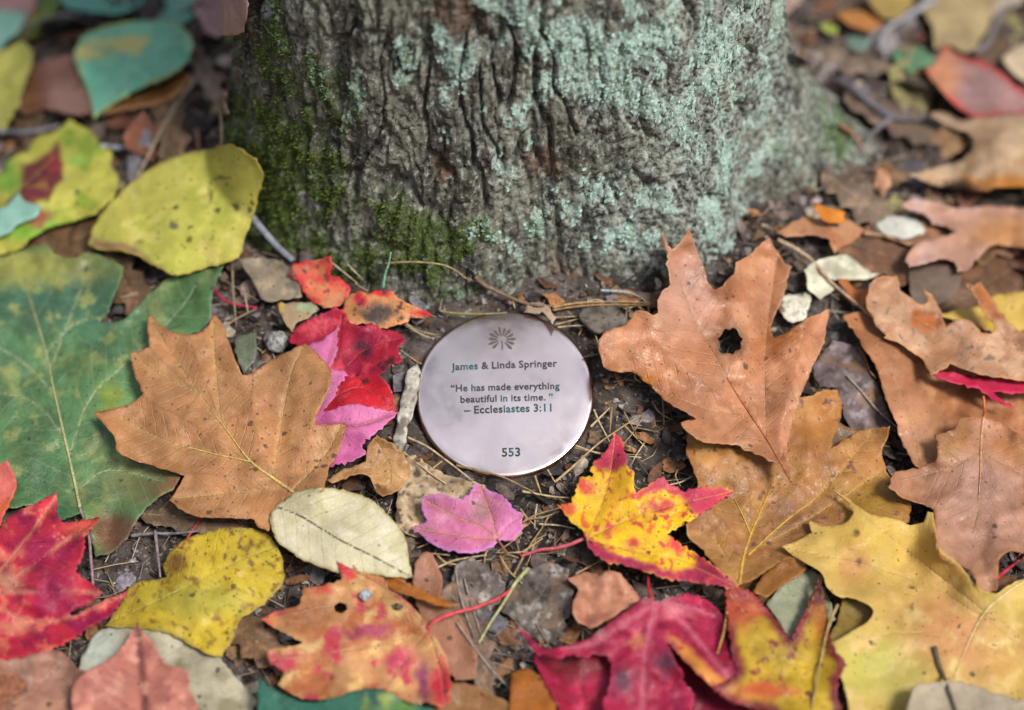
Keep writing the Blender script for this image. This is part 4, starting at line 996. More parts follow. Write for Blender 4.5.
leaf('orange_leaf', 'small bright orange upturned leaf tip at the right foot of the trunk', LF,
     ('Z9', [(132, 126), (165, 138), (200, 150), (258, 166), (250, 212), (182, 203), (150, 168)]), (216, 128, 36), h=11, lift=[('Z9', 140, 135, 16, 5)], mat=BROWN)
leaf('folded_oak_leaf', 'long brown oak leaf folded into a trough at right, under the spiky leaf', OAK,
     [('Z9', [(245, 575), (285, 562), (330, 560), (400, 590)]), ('Z10', [(400, 20), (600, 60), (884, 160), (960, 200), (960, 430), (890, 432), (800, 395), (740, 350), (690, 350), (640, 365), (620, 400), (560, 440), (545, 480), (533, 530), (475, 545), (445, 525), (425, 490), (402, 440), (385, 400), (378, 360), (350, 300), (322, 210), (300, 150), (265, 90), (240, 55), (215, 10)])],
     (178, 118, 84), h=10, wave=3, step=2.6, lift=[('Z10', 300, 60, 22, 4), ('Z10', 420, 330, 26, 6), ('Z10', 640, 290, 40, -7)],
     pig=[('n', (160, 100, 66), 40, 0, .6), ('b', (196, 140, 112), 'Z10', 440, 380, 22, 34, .8), ('n', (196, 140, 104), 20, .15, .6)], veins=[('Z10', [(470, 540), (420, 300), (300, 60)])], mat=dict(BROWN, sec=.12))
leaf('red_leaf', 'thin magenta red leaf edge showing under the spiky oak leaf at right', LF,
     ('Z10', [(505, 165), (560, 162), (640, 175), (720, 185), (820, 190), (960, 215), (960, 250), (760, 245), (800, 275), (838, 302), (790, 290), (745, 262), (690, 228), (590, 205), (540, 188)]), (206, 40, 80), h=15, teeth=.7, cup=2, mat=dict(RED, spots=.05))
leaf('brown_oak_leaf', 'lilac brown smooth oak leaf with raised stalk at the right edge below the folded leaf', OAK,
     [('Z10', [(722, 345), (735, 345), (760, 352), (800, 372), (850, 402), (890, 425), (960, 470), (960, 600)]), ('Z17', [(1070, 160), (1060, 240), (1000, 226), (960, 217), (926, 240), (920, 290), (915, 340), (892, 347), (865, 340), (840, 290), (810, 265), (760, 250), (730, 215), (725, 150), (720, 92), (690, 75), (640, 60), (610, 45), (577, 18)]),
      ('Z10', [(350, 618), (365, 575), (375, 557), (430, 550), (480, 540), (532, 520), (540, 470), (530, 410), (575, 405), (612, 390), (625, 355), (650, 345), (700, 342)])],
     (182, 132, 108), h=16, cup=2.5, wave=4, step=2.5, fold=5, lift=[('Z10', 700, 520, 40, 3)],
     pig=[('b', (186, 142, 130), 'Z10', 720, 620, 46, 50, .9), ('n', (164, 112, 88), 44, 0, .6), ('b', (176, 120, 70), 'Z10', 560, 430, 26, 22, .8), ('e', (170, 110, 76), 4), ('b', (180, 120, 76), 'Z10', 860, 460, 30, 20, .8)],
     veins=[('Z10', [(725, 345), (715, 430), (712, 560), (700, 700), (680, 800)]), ('Z10', [(714, 470), (600, 540), (380, 600)]), ('Z10', [(714, 480), (860, 560), (980, 640)])], midrib=[('Z10', [(725, 345), (715, 430), (712, 560), (704, 680)])], ribcol=(205, 150, 112),
     stalk=('Z10', [(726, 348), (728, 310), (724, 262)]), stalkcol=(190, 110, 60), stalk_h=[17, 24], mat=dict(BROWN, spots=.2))
leaf('yellow_oak_leaf', 'pale yellow oak leaf with pointed lobes in the lower right corner', OAK,
     ('Z17', [(252, 205), (290, 192), (330, 170), (345, 162), (334, 124), (390, 140), (450, 130), (474, 100), (460, 72), (430, 48), (398, 24), (445, 48), (490, 82), (520, 102), (550, 112), (600, 120), (650, 140), (690, 130), (702, 95), (720, 100), (728, 150), (745, 210), (800, 260), (860, 330), (915, 350), (950, 325), (1000, 305), (1080, 290), (1110, 500), (1100, 760), (800, 800), (445, 780), (458, 700), (440, 620), (425, 560), (410, 515), (372, 508), (400, 500), (430, 490), (500, 450), (530, 422), (535, 400), (525, 388), (480, 366), (430, 360), (392, 330), (378, 290), (345, 265), (300, 240)]),
     (216, 178, 96), h=13, cup=2, wave=3.5, wavel=90, step=2.6, edge=.5,
     pig=[('n', (204, 160, 84), 60, 0, .6), ('b', (196, 186, 90), 'Z17', 560, 580, 60, 34, .9), ('b', (196, 184, 84), 'Z17', 900, 420, 26, 34, .8), ('b', (208, 148, 96), 'Z17', 800, 480, 46, 36, .9), ('n', (222, 190, 120), 26, .1, .6), ('b', (222, 186, 88), 'Z17', 520, 200, 40, 28, .9), ('b', (205, 150, 84), 'Z17', 480, 260, 14, 20, .8),
          ('b', (90, 70, 60), 'Z17', 655, 327, 4, 2, .5, .3), ('b', (120, 90, 50), 'Z17', 655, 395, 2, 4, .5, .3), ('b', (130, 80, 70), 'Z17', 487, 250, 3, 4, .5, .3), ('b', (110, 85, 50), 'Z17', 480, 165, 3, 4, .5, .3)],
     veins=[('Z17', [(1060, 280), (1000, 312), (930, 360), (870, 420), (820, 520), (775, 620), (740, 800)]), ('Z17', [(870, 420), (640, 300), (260, 206)]), ('Z17', [(880, 410), (640, 220), (410, 35)]), ('Z17', [(830, 500), (640, 470), (380, 510)])],
     midrib=[('Z17', [(1060, 280), (1000, 312), (930, 360), (870, 420), (820, 520), (775, 630)])], ribcol=(216, 190, 130), mat=dict(YEL, spots=.25, vein=(.62, .42, .2), sec=.12, vs=.3, mottle=.16))
leaf('grey_leaf', 'pale grey leaf in the corner lying on the yellow oak leaf', LF,
     ('Z17', [(630, 740), (660, 640), (720, 625), (800, 620), (870, 640), (940, 665), (1040, 690), (1060, 780), (640, 780)]), (176, 160, 138), h=20, mat=SOFT)
leaf('shaded_crimson_leaf', 'crimson leaf painted dark with shade, half hidden below the left lobe of the large crimson maple leaf', MAP,
     ('Z16', [(110, 392), (200, 380), (300, 370), (400, 380), (430, 500), (420, 640), (400, 720), (170, 720), (205, 610), (170, 520), (130, 440)]), (160, 20, 52), h=5, wave=2, teeth=.6, pig=[('n', (196, 36, 84), 22, .05, .5), ('b', (120, 24, 30), 'Z16', 260, 430, 30, 10, .8)], mat=dict(RED, vein=(.5, .16, .22)))  # dark crimson and its darker blot paint the folded lobe's shade into the colour
leaf('shaded_crimson_leaf', 'crimson leaf painted dark as the shaded gap under the yellow edged lobe of the large crimson maple leaf', MAP,
     ('Z16', [(590, 360), (760, 300), (800, 420), (870, 520), (960, 640), (900, 720), (600, 720)]), (140, 16, 48), h=5, wave=2, teeth=.6, pig=[('n', (110, 16, 44), 22, .05, .5)], mat=dict(RED, vein=(.5, .16, .22)))  # dark crimson paints the shade of the gap between the lobes
leaf('crimson_maple_leaf', 'large crimson maple leaf at the bottom, right of centre', MAP,
     ('Z16', [(58, 288), (85, 315), (110, 338), (150, 365), (180, 370), (220, 362), (260, 350), (300, 335), (320, 320), (350, 300), (380, 275), (440, 236), (490, 197), (540, 206), (590, 190), (650, 184), (700, 200), (722, 215), (745, 240), (762, 262), (768, 320), (790, 400), (812, 430), (832, 480), (870, 545), (925, 590), (870, 580), (830, 562), (790, 556), (760, 532), (720, 500), (690, 470), (640, 420), (590, 370), (570, 345), (600, 420), (618, 440), (632, 490), (660, 540), (640, 620), (620, 720), (380, 720), (365, 600), (350, 560), (372, 500), (376, 440), (368, 398), (330, 392), (290, 402), (240, 392), (200, 406), (160, 392), (130, 397), (95, 350)]),
     (168, 24, 64), h=13, teeth=1.0, jag=3.6, cup=3, wave=4, lift=[('Z16', 500, 300, 40, 5), ('Z16', 230, 370, 20, 4), ('Z16', 740, 330, 18, -4), ('Z16', 700, 440, 20, 5)],
     pig=[('n', (190, 40, 84), 30, 0, .5), ('n', (132, 16, 56), 24, .15, .6), ('v', (205, 92, 116), 5), ('p', (222, 150, 62), ('Z16', [(570, 320), (620, 350), (700, 420), (780, 490), (860, 540), (930, 560), (900, 600), (800, 565), (700, 490), (620, 400)]), 5, .6), ('n', (176, 40, 70), 12, .3, .55), ('b', (110, 60, 80), 'Z16', 560, 420, 9, 9, .8), ('b', (110, 60, 80), 'Z16', 420, 490, 9, 12, .8), ('b', (190, 130, 130), 'Z16', 540, 205, 12, 4, .8), ('b', (205, 120, 90), 'Z16', 470, 350, 8, 6, .7), ('b', (205, 140, 140), 'Z16', 345, 325, 5, 5, .6), ('b', (214, 120, 130), 'Z16', 600, 250, 12, 6, .8)],
     veins=[('Z16', [(540, 205), (520, 280), (500, 360), (490, 500), (480, 680)]), ('Z16', [(535, 215), (400, 300), (260, 370), (80, 300)]), ('Z16', [(545, 210), (640, 300), (740, 420), (880, 565)]), ('Z16', [(540, 210), (640, 230), (745, 260)])],
     stalk=('Z16', [(520, 200), (508, 165), (505, 120)]), stalkcol=(196, 50, 60), stalk_h=[15, 9], mat=dict(RED, vein=(.5, .16, .22)))
leaf('maple_leaf', 'olive yellow maple leaf with dark red margins beside the yellow oak leaf', MAP,
     ('Z17', [(78, 342), (110, 330), (165, 348), (205, 392), (228, 420), (248, 445), (284, 495), (300, 450), (325, 400), (350, 348), (366, 298), (378, 335), (394, 400), (398, 470), (418, 520), (455, 572), (430, 612), (426, 660), (450, 750), (300, 750), (200, 712), (120, 694), (28, 642), (82, 622), (120, 590), (98, 540), (85, 440)]),
     (190, 156, 40), h=14, teeth=1.3, jag=3.4, wave=4, cup=2,
     pig=[('n', (206, 168, 50), 22, 0, .5), ('e', (120, 28, 44), 13), ('b', (198, 80, 56), 'Z17', 130, 400, 18, 16, .8), ('b', (180, 60, 60), 'Z17', 110, 350, 18, 8, .6), ('b', (196, 120, 40), 'Z17', 370, 430, 8, 22, .7), ('n', (140, 40, 50), 12, .4, .6), ('b', (90, 26, 36), 'Z17', 355, 345, 9, 24, .7), ('b', (196, 90, 50), 'Z17', 200, 650, 30, 8, .7)],
     veins=[('Z17', [(90, 350), (160, 440), (240, 560), (260, 690)]), ('Z17', [(240, 560), (320, 460), (364, 310)])], mat=dict(RED, vein=(.55, .35, .12), spots=.4))
leaf('maple_leaf', 'yellow maple leaf with magenta tips and margins, right below the disc', MAP,
     ('Z14', [(265, 113), (278, 125), (290, 135), (296, 165), (307, 190), (311, 235), (336, 260), (332, 300), (342, 330), (370, 310), (400, 290), (440, 271), (460, 300), (490, 308), (510, 326), (560, 310), (640, 310), (692, 325), (650, 352), (600, 387), (550, 420), (500, 448), (450, 475), (475, 490), (500, 510), (560, 550), (620, 590), (680, 640), (706, 668), (640, 662), (560, 648), (460, 638), (380, 612), (300, 587), (240, 577), (190, 542), (165, 500), (155, 468), (120, 440), (85, 400), (60, 370), (100, 366), (122, 340), (130, 300), (150, 270), (186, 275), (180, 240), (205, 210), (235, 178), (252, 140)]),
     (238, 190, 30), h=11, teeth=1.0, jag=3.2, cup=2.5, wave=2.5, step=1.9, fold=1.5, gain=.85,
     pig=[('n', (230, 172, 36), 26, 0, .5), ('n', (224, 110, 40), 13, .32, .6), ('p', (196, 48, 86), ('Z14', [(265, 100), (320, 200), (310, 235), (270, 250), (210, 245), (180, 235)]), 4, .6), ('p', (198, 54, 88), ('Z14', [(440, 262), (500, 305), (560, 300), (720, 320), (600, 400), (550, 415), (500, 340), (450, 320), (400, 330), (320, 355), (340, 325)]), 4, .7),
          ('p', (168, 36, 78), ('Z14', [(150, 480), (200, 500), (260, 540), (330, 560), (420, 590), (500, 610), (560, 580), (540, 530), (600, 570), (730, 680), (600, 670), (300, 600), (180, 560)]), 4, .6), ('b', (222, 84, 60), 'Z14', 165, 305, 9, 8, .6), ('b', (222, 90, 44), 'Z14', 85, 380, 10, 5, .6), ('b', (206, 60, 70), 'Z14', 250, 460, 7, 5, .7), ('b', (206, 60, 66), 'Z14', 330, 512, 10, 5, .7), ('b', (205, 66, 70), 'Z14', 425, 380, 12, 6, .7), ('b', (210, 66, 66), 'Z14', 480, 510, 9, 9, .7), ('b', (238, 186, 30), 'Z14', 320, 540, 12, 4, .5), ('b', (240, 190, 30), 'Z14', 430, 560, 16, 5, .6), ('n', (206, 70, 60), 9, .42, .6)],
     veins=[('Z14', [(162, 495), (215, 380), (250, 260), (266, 120)]), ('Z14', [(162, 495), (300, 430), (450, 380), (680, 325)]), ('Z14', [(162, 495), (350, 540), (520, 580), (700, 665)]), ('Z14', [(162, 490), (130, 440), (70, 375)])],
     stalk=('Z14', [(162, 490), (130, 503), (100, 515), (50, 527), (0, 532), (-40, 545), (-68, 555)]), stalkcol=(205, 95, 105), stalk_r=.8, stalk_h=[11, 3], mat=dict(RED, vein=(.62, .30, .12), vs=.35, sec=.12, spots=.6, spotscale=1.1))
leaf('brown_oak_leaf', 'coppery brown oak leaf with a torn hole, leaning on the trunk foot', OAK,
     [('Z8', [(28, 505), (40, 485), (60, 465), (100, 450), (135, 430), (155, 398), (180, 390), (205, 396), (225, 408), (242, 400), (240, 380), (246, 345), (265, 315), (285, 300), (282, 270), (278, 250), (272, 200), (268, 175), (258, 150), (250, 118), (260, 124), (272, 160), (290, 175), (310, 160), (335, 130), (354, 98), (360, 120), (368, 145), (385, 190), (405, 240), (417, 290), (437, 318), (460, 310), (490, 280), (515, 250), (518, 220), (560, 200), (600, 165), (637, 133), (655, 170), (672, 195), (690, 225), (718, 236), (705, 260), (700, 300), (690, 335), (670, 380), (650, 420), (640, 460), (652, 490), (690, 475), (740, 440), (790, 410), (852, 386), (842, 430), (836, 480), (820, 530), (795, 580), (770, 640), (750, 690)]),
      ('Z14', [(905, 60), (885, 140), (875, 210), (893, 290), (872, 262), (850, 235), (800, 205), (740, 180), (680, 160), (620, 155), (580, 150), (555, 138), (520, 110), (500, 80), (555, 68), (530, 52), (500, 35), (450, 6)]), ('Z8', [(240, 685), (200, 650), (155, 612), (100, 612), (60, 600), (40, 560)])],
     (192, 130, 98), h=17, cup=2, wave=4.5, wavel=75, step=2.3, fold=7.5, lift=[('Z8', 350, 110, 40, 3), ('Z14', 500, 80, 22, 5), ('Z8', 60, 540, 22, 4)],
     pig=[('n', (178, 114, 82), 60, 0, .6), ('n', (206, 148, 116), 30, .1, .6), ('b', (202, 152, 138), 'Z8', 350, 320, 30, 40, .9), ('b', (128, 84, 62), 'Z8', 498, 500, 16, 17, .5, .7), ('b', (205, 130, 60), 'Z8', 190, 640, 16, 7, .6), ('b', (170, 104, 60), 'Z8', 680, 480, 24, 18, .8), ('b', (160, 96, 66), 'Z8', 480, 300, 8, 40, .8)],  # soft lilac blot on the upper lobe paints sky sheen into the colour
     veins=[('Z14', [(892, 288), (800, 130), (720, 10), (640, -120), (560, -260), (500, -420)]), ('Z14', [(800, 130), (800, -200), (850, -560)]), ('Z14', [(760, 70), (560, 20), (300, -90)]), ('Z14', [(850, 210), (960, 20), (1060, -180)])],
     holes=[('Z8', [(470, 474), (482, 456), (496, 462), (505, 452), (524, 462), (528, 474), (544, 492), (534, 506), (536, 526), (516, 534), (508, 548), (486, 542), (468, 546), (452, 528), (462, 512), (452, 492)])],
     midrib=[('Z14', [(892, 288), (800, 130), (720, 10), (665, -80)])], ribcol=(176, 112, 70), mat=dict(BROWN, spots=.45, rough=.46, spec=.45))
leaf('spiky_oak_leaf', 'light brown oak leaf with thin upturned lobes at the right edge', OAK,
     [('Z9', [(340, 530), (350, 470), (365, 440), (378, 425), (420, 418), (460, 414), (472, 450), (478, 478), (500, 492), (515, 502), (535, 520), (562, 532), (583, 522), (575, 495), (568, 468), (585, 485), (605, 505), (622, 535), (640, 570), (648, 600), (655, 622), (680, 600), (702, 588), (745, 592), (770, 615), (795, 642), (830, 645), (850, 632), (825, 590), (792, 545), (760, 490), (735, 462), (724, 440), (745, 447), (765, 458), (778, 445), (792, 439), (812, 470), (835, 505), (860, 545), (890, 585), (930, 620), (965, 648), (1040, 690)]),
      ('Z10', [(980, 190), (884, 200), (830, 192), (760, 187), (700, 172), (640, 152), (592, 132), (580, 150), (550, 160), (515, 182), (498, 150), (480, 112), (440, 85), (400, 57), (365, 42), (330, 30)]), ('Z9', [(420, 652), (395, 630), (370, 600), (352, 560)])],
     (190, 142, 116), h=21, cup=1.6, wave=4.5, step=2.3, lift=[('Z9', 740, 460, 24, 8), ('Z9', 580, 490, 18, 6), ('Z9', 580, 580, 16, -3)],
     pig=[('n', (172, 120, 92), 40, 0, .6), ('n', (206, 164, 138), 24, .05, .6), ('p', (186, 108, 60), ('Z9', [(720, 435), (800, 440), (900, 590), (850, 600), (790, 540)]), 5, .5), ('p', (176, 96, 46), ('Z9', [(515, 545), (600, 560), (645, 610), (600, 632), (530, 620), (510, 580)]), 3, .4), ('e', (196, 140, 96), 3), ('n', (120, 110, 108), 7, .56, .66)],
     veins=[('Z9', [(1040, 720), (800, 690), (560, 600), (380, 450)]), ('Z9', [(900, 700), (830, 580), (735, 450)])], mat=dict(BROWN, spots=.35))
# ---- right, behind
leaf('tan_leaf', 'blurred tan yellow leaf at the far right edge of the litter', LF,
     ('Z4', [(600, 30), (640, -30), (900, -40), (870, 40), (845, 120), (800, 180), (760, 192), (700, 165), (650, 185), (640, 90)]), (176, 154, 112), h=9, mat=SOFT)
leaf('yellow_leaf', 'blurred golden leaf beside the far tan leaf', LF,
     ('Z4', [(395, -30), (430, 40), (480, 75), (530, 55), (572, 15), (560, -40)]), (176, 148, 84), h=6, mat=YEL)
leaf('orange_leaf', 'blurred orange leaf behind and right of the trunk', LF,
     ('Z4', [(285, 42), (340, 38), (400, 50), (462, 88), (430, 112), (390, 112), (320, 82)]), (186, 124, 70), h=6, mat=BROWN)
leaf('green_leaf', 'small green pointed leaf amid the twigs behind the trunk', LF,
     ('Z4', [(480, 195), (520, 180), (560, 195), (590, 165), (640, 205), (690, 245), (640, 262), (600, 250), (570, 275), (520, 240)]), (100, 138, 100), h=8, mat=WAX)
leaf('teal_leaf', 'small blurred teal leaf right of the trunk', LF,
     ('Z4', [(310, 150), (350, 130), (420, 150), (400, 182), (350, 190)]), (120, 146, 130), h=6, mat=WAX)
leaf('lime_leaf', 'tiny blurred lime green leaf right of the trunk', LF,
     ('Z4', [(222, 92), (250, 82), (292, 105), (285, 130), (245, 120)]), (170, 180, 80), h=5, mat=YEL)
leaf('beige_leaf', 'blurred beige leaf at the right edge above the red one', LF,
     ('Z4', [(905, 215), (950, 178), (1000, 160), (1060, 170), (1060, 310), (985, 300), (930, 255)]), (200, 180, 150), h=9, mat=SOFT)
leaf('red_leaf', 'blurred leaf with red edges and a grey pink middle, far right', LF,
     ('Z4', [(690, 158), (740, 200), (840, 230), (920, 282), (990, 342), (1060, 362), (1060, 440), (900, 436), (820, 445), (780, 432), (720, 382), (660, 312), (615, 262), (655, 232)]), (158, 120, 118), h=10, pig=[('e', (180, 66, 66), 8), ('b', (205, 140, 104), 'Z4', 690, 270, 16, 22, .7)], mat=dict(SOFT, spots=.05))
leaf('brown_leaf', 'lilac brown lobed leaf at the right edge below the grey beige leaf', OAK,
     ('Z9', [(478, 142), (520, 110), (580, 120), (700, 150), (800, 140), (962, 150), (1060, 150), (1060, 330), (900, 300), (830, 300), (780, 350), (742, 392), (700, 402), (690, 362), (640, 350), (560, 370), (508, 384), (498, 345), (540, 290), (600, 272), (645, 258), (695, 245), (660, 222), (600, 215), (588, 190), (540, 168)]), (192, 146, 132), h=11, wave=4, cup=3, pig=[('n', (200, 164, 160), 30, 0, .6), ('b', (184, 130, 90), 'Z9', 900, 250, 40, 20, .8)], mat=dict(BROWN, spots=.08, sec=.1))
leaf('grey_beige_leaf', 'large curled grey beige oak leaf at the right edge, blurred', OAK,
     ('Z4', [(638, 420), (680, 414), (740, 446), (800, 440), (900, 430), (1000, 420), (1070, 420), (1070, 690), (987, 700), (900, 700), (820, 715), (750, 705), (640, 690), (556, 650), (600, 640), (680, 620), (760, 592), (792, 540), (772, 490), (720, 480), (670, 452)]), (190, 160, 136), h=17, wave=4, cup=-4, lift=[('Z4', 880, 540, 40, 8)],
     pig=[('n', (170, 136, 108), 34, 0, .6), ('b', (176, 112, 44), 'Z4', 930, 690, 50, 9, .7)], mat=dict(BROWN, spots=.05, sec=.1))
# ------------------------------------------------------------------ rotting leaves, chips and pebbles on the soil
def stone(name, label, cat, p, h, r, c1, c2, sq=.8, seed=1):
    P = place(*[np.array([q]) for q in px(p)[0]], h * MM)[0]
    bm = bmesh.new(); bmesh.ops.create_icosphere(bm, subdivisions=4, radius=1)
    V_ = np.array([v.co for v in bm.verts]); F_ = [tuple(v.index for v in f.verts) for f in bm.faces]; bm.free()
    d = 1 + .22 * fbm(V_[:, 0] * 1.3, V_[:, 1] * 1.3, V_[:, 2] * 1.3, 4, seed)
    V_ = V_ * d[:, None] * np.array([1, 1, sq]) * r * MM + P
    o = meshobj(name, V_, F_, plain_mat(name + '_stuff', c1, c2, 500, .6), loc=P)
    tag(o, label, cat); return o


stone('pebble', 'small round silvery pebble lying on the mottled maple leaf', 'pebble', ('Z15', [(430, 255)]), HG[int((594 - GY0) / GC), int((366 - GX0) / GC)] + 1.6, 2.6, (.42, .42, .42), (.16, .16, .17), .9, 3)
stone('soil_clod', 'crumbly grey clod of soil left of the crimson maple leaf', 'clod', ('Z6', [(385, 480)]), 4, 5.0, (.30, .29, .27), (.12, .11, .10), .8, 5)


# ------------------------------------------------------------------ twigs, stalks and needles
def strand(name, label, cat, spec, r, col, h, group=None, tip=.5, n=40, sides=7, bump=.05, mat=None, over=True):
    w = resample(px(spec), n)
    u = np.clip(((w[:, 0] - GX0) / GC).astype(int), 0, GNX - 1); v_ = np.clip(((w[:, 1] - GY0) / GC).astype(int), 0, GNY - 1)
    hz = np.interp(np.linspace(0, 1, n), np.linspace(0, 1, len(h)), h)
    if over: hz = np.maximum(hz, np.where(HG[v_, u] > 0, HG[v_, u] + r + .2, 0))
    hz = np.convolve(np.pad(hz, 3, mode='edge'), np.ones(7) / 7, 'valid')
    P = place(w[:, 0], w[:, 1], hz * MM)
    # keep clear of the copper disc
    q = P - DC; rad_ = np.hypot(q @ DX, q @ DY); hh = q @ DN
    low = (rad_ < DR + .0015) & (hh < r * MM + .0004)
    P = P + np.where(low, (r * MM + .0006) - hh, 0)[:, None] * DN
    a, b = tube_geo(P, np.linspace(1, tip, n) * r * MM, sides, bump)
    c = lin(col) * .8
    o = meshobj(name, a, b, mat or plain_mat(name + '_skin', c, c * .6, 350, .6), loc=P[0]); tag(o, label, cat, group); return o


TW, ND = 'twig', 'pine needle'
strand('twig', 'grey stick leaning from under the yellow leaf to the trunk foot', TW, ('Z6', [(255, -45), (330, 45), (390, 110), (445, 160)]), 1.9, (140, 142, 152), [7, 6, 4], tip=.8, over=False)
strand('leaf_stalk', 'thin crimson leaf stalk above the brown oak leaf, left', 'stalk', ('Z6', [(138, 275), (165, 310), (205, 330), (250, 338), (302, 346)]), .7, (176, 40, 74), [5, 4, 3], tip=.9)
strand('twig', 'brown twig running along the trunk foot above the disc', TW, ('Z7', [(335, 185), (370, 215), (430, 245), (480, 268), (545, 292), (600, 298), (655, 302)]), 1.1, (128, 106, 84), [5, 5, 4])
strand('twig', 'thin tan creeper stem along the mossy trunk foot', TW, ('Z7', [(-20, 132), (60, 126), (140, 128), (210, 138), (260, 160), (300, 190), (350, 206)]), .6, (160, 140, 100), [3, 3, 3])
strand('twig', 'pale bluish twig curving at the trunk foot right of the disc', TW, ('Z7', [(830, 238), (880, 240), (940, 246), (980, 262), (1012, 284)]), .65, (170, 180, 182), [4, 4, 4])
strand('pine_needle', 'olive pine needle along the upper left rim of the disc', ND, ('Z7', [(195, 318), (260, 328), (380, 330), (460, 325)]), .6, (150, 140, 84), [5, 5, 6])
strand('pine_needle', 'upper of two long tan needles running right from above the disc', ND, ('Z7', [(640, 305), (720, 290), (800, 284), (900, 282), (1030, 288)]), .6, (176, 142, 92), [5, 5, 5])
strand('pine_needle', 'lower of two long tan needles running right from above the disc', ND, ('Z7', [(640, 316), (720, 303), (800, 296), (900, 294), (1030, 296)]), .55, (164, 128, 80), [4, 5, 5])
strand('twig', 'slanting brown twig between the white scraps, right of the trunk', TW, ('Z9', [(-10, 275), (60, 310), (130, 360), (200, 440), (280, 510), (370, 585)]), 1.1, (190, 160, 130), [6, 9, 12])
strand('twig', 'blurred tan twig pointing right from the trunk foot leaf', TW, ('Z9', [(330, 250), (420, 262), (500, 290), (550, 300)]), 1.3, (176, 138, 104), [6, 6, 6])
strand('twig', 'thin pale twig in the gap right of the leaning oak leaf', TW, ('Z10', [(185, 180), (240, 240), (300, 310), (380, 382)]), .6, (170, 156, 140), [4, 5, 8])
strand('twig', 'short orange twig beside the folded oak leaf', TW, ('Z10', [(228, 68), (258, 115), (275, 160), (300, 190)]), .6, (196, 130, 80), [6, 6, 7])
strand('twig', 'grey forked branch at far right, blurred behind the trunk', TW, ('Z4', [(650, 0), (560, 55), (480, 105), (450, 160), (470, 215)]), 2.2, (160, 158, 162), [9, 9, 8, 6])
strand('twig', 'dark grey branch lying right of the trunk root, blurred', TW, ('Z4', [(300, 300), (380, 360), (480, 430), (560, 445), (650, 440)]), 2.4, (104, 100, 106), [5, 6, 6])
strand('twig', 'short grey branch joining the dark one right of the trunk', TW, ('Z4', [(500, 430), (440, 480), (395, 520)]), 1.8, (120, 116, 120), [6, 5, 4])
strand('twig', 'curved grey branch near the far right corner', TW, ('Z4', [(800, 200), (850, 160), (890, 70), (960, 10), (1000, -30)]), 2.6, (120, 110, 108), [8, 11, 8])
strand('twig', 'rusty brown twig right of the trunk root', TW, ('Z4', [(300, 470), (345, 500), (385, 560)]), 1.4, (160, 110, 86), [4, 4, 4])
strand('pine_needle', 'longest pale strand hanging past the yellow leaf, left of the trunk', ND, ('Z1', [(660, 270), (600, 350), (545, 440), (500, 530), (462, 605)]), 1.0, (186, 170, 140), [9, 9, 8])
strand('pine_needle', 'second pale strand left of the trunk, beside the longest one', ND, ('Z1', [(625, 350), (575, 420), (548, 500), (545, 560)]), .8, (160, 142, 112), [7, 7, 6])
strand('twig', 'short upright brown twig left of the mossy trunk edge', TW, ('Z1', [(655, 380), (665, 440), (672, 510)]), 2.2, (140, 106, 86), [5, 5, 4])
strand('twig', 'thin brown twig touching the mossy trunk edge', TW, ('Z1', [(735, 330), (748, 400), (748, 490)]), 1.2, (150, 130, 110), [5, 5, 4])
strand('twig', 'silvery twig behind the yellow green leaf at left', TW, ('Z1', [(345, 495), (400, 500), (460, 495), (520, 492)]), 1.6, (170, 172, 184), [5, 5, 5])
strand('twig', 'grey twig along the left edge above the red centred leaf', TW, ('Z1', [(-20, 440), (60, 448), (140, 440), (200, 425)]), 1.8, (130, 128, 136), [4, 5, 5])
strand('leaf_stalk', 'dusky red stalk between the brown oak leaf and the yellow leaf', 'stalk', ('Z11', [(533, 198), (515, 225), (490, 262), (478, 285)]), .8, (170, 70, 62), [5, 5, 6])
strand('twig', 'thin grey stick across the dark gap above the yellow leaf', TW, ('Z11', [(345, 252), (400, 246), (460, 246), (520, 240)]), .9, (130, 128, 132), [4, 4, 4])
strand('twig', 'short grey stick down to the yellow leaf at lower left', TW, ('Z11', [(408, 240), (415, 300), (422, 362)]), .8, (140, 130, 124), [5, 5, 5])
strand('leaf_stalk', 'bright red stalk in the dark gap at the right edge', 'stalk', ('Z17', [(915, 302), (950, 275), (990, 240), (1030, 200)]), 1.0, (205, 64, 70), [8, 8, 8])
strand('twig', 'dark slender stick lying on the yellow oak leaf', TW, ('Z17', [(724, 515), (735, 560), (765, 640), (800, 740)]), 1.0, (104, 92, 74), [14, 14, 20])
strand('pine_needle', 'tan needle lying on the olive yellow maple leaf', ND, ('Z17', [(425, 385), (400, 440), (378, 530), (345, 705)]), .75, (176, 146, 96), [16, 16, 16])
strand('pine_needle', 'short tan needle between the crimson and olive yellow maple leaves', ND, ('Z16', [(775, 245), (765, 310), (742, 388)]), .6, (206, 160, 90), [16, 16, 16])
strand('grass_blade', 'tiny pale green sprout against the mossy trunk foot', 'sprout', ('Z6', [(800, 265), (808, 215), (822, 170), (830, 128)]), .65, (150, 205, 170), [4, 5, 5])
strand('pine_needle', 'yellow green twig crossing the red stalk, bottom centre', ND, ('Z15', [(985, 165), (940, 215), (895, 290), (855, 350), (815, 420)]), .9, (178, 176, 120), [6, 5, 5])
for k, (spec, c) in enumerate([(('Z15', [(735, 160), (745, 230), (770, 320), (800, 400)]), (160, 146, 132)), (('Z15', [(740, 350), (790, 420), (850, 500), (920, 575)]), (170, 158, 146)), (('Z15', [(765, 200), (790, 290), (835, 430)]), (150, 138, 124))]):
    strand('pine_needle', 'thin dry needle on the soil below the mottled leaf stalk', ND, spec, .55, c, [4, 3, 3], 'needles on the soil at the bottom centre')
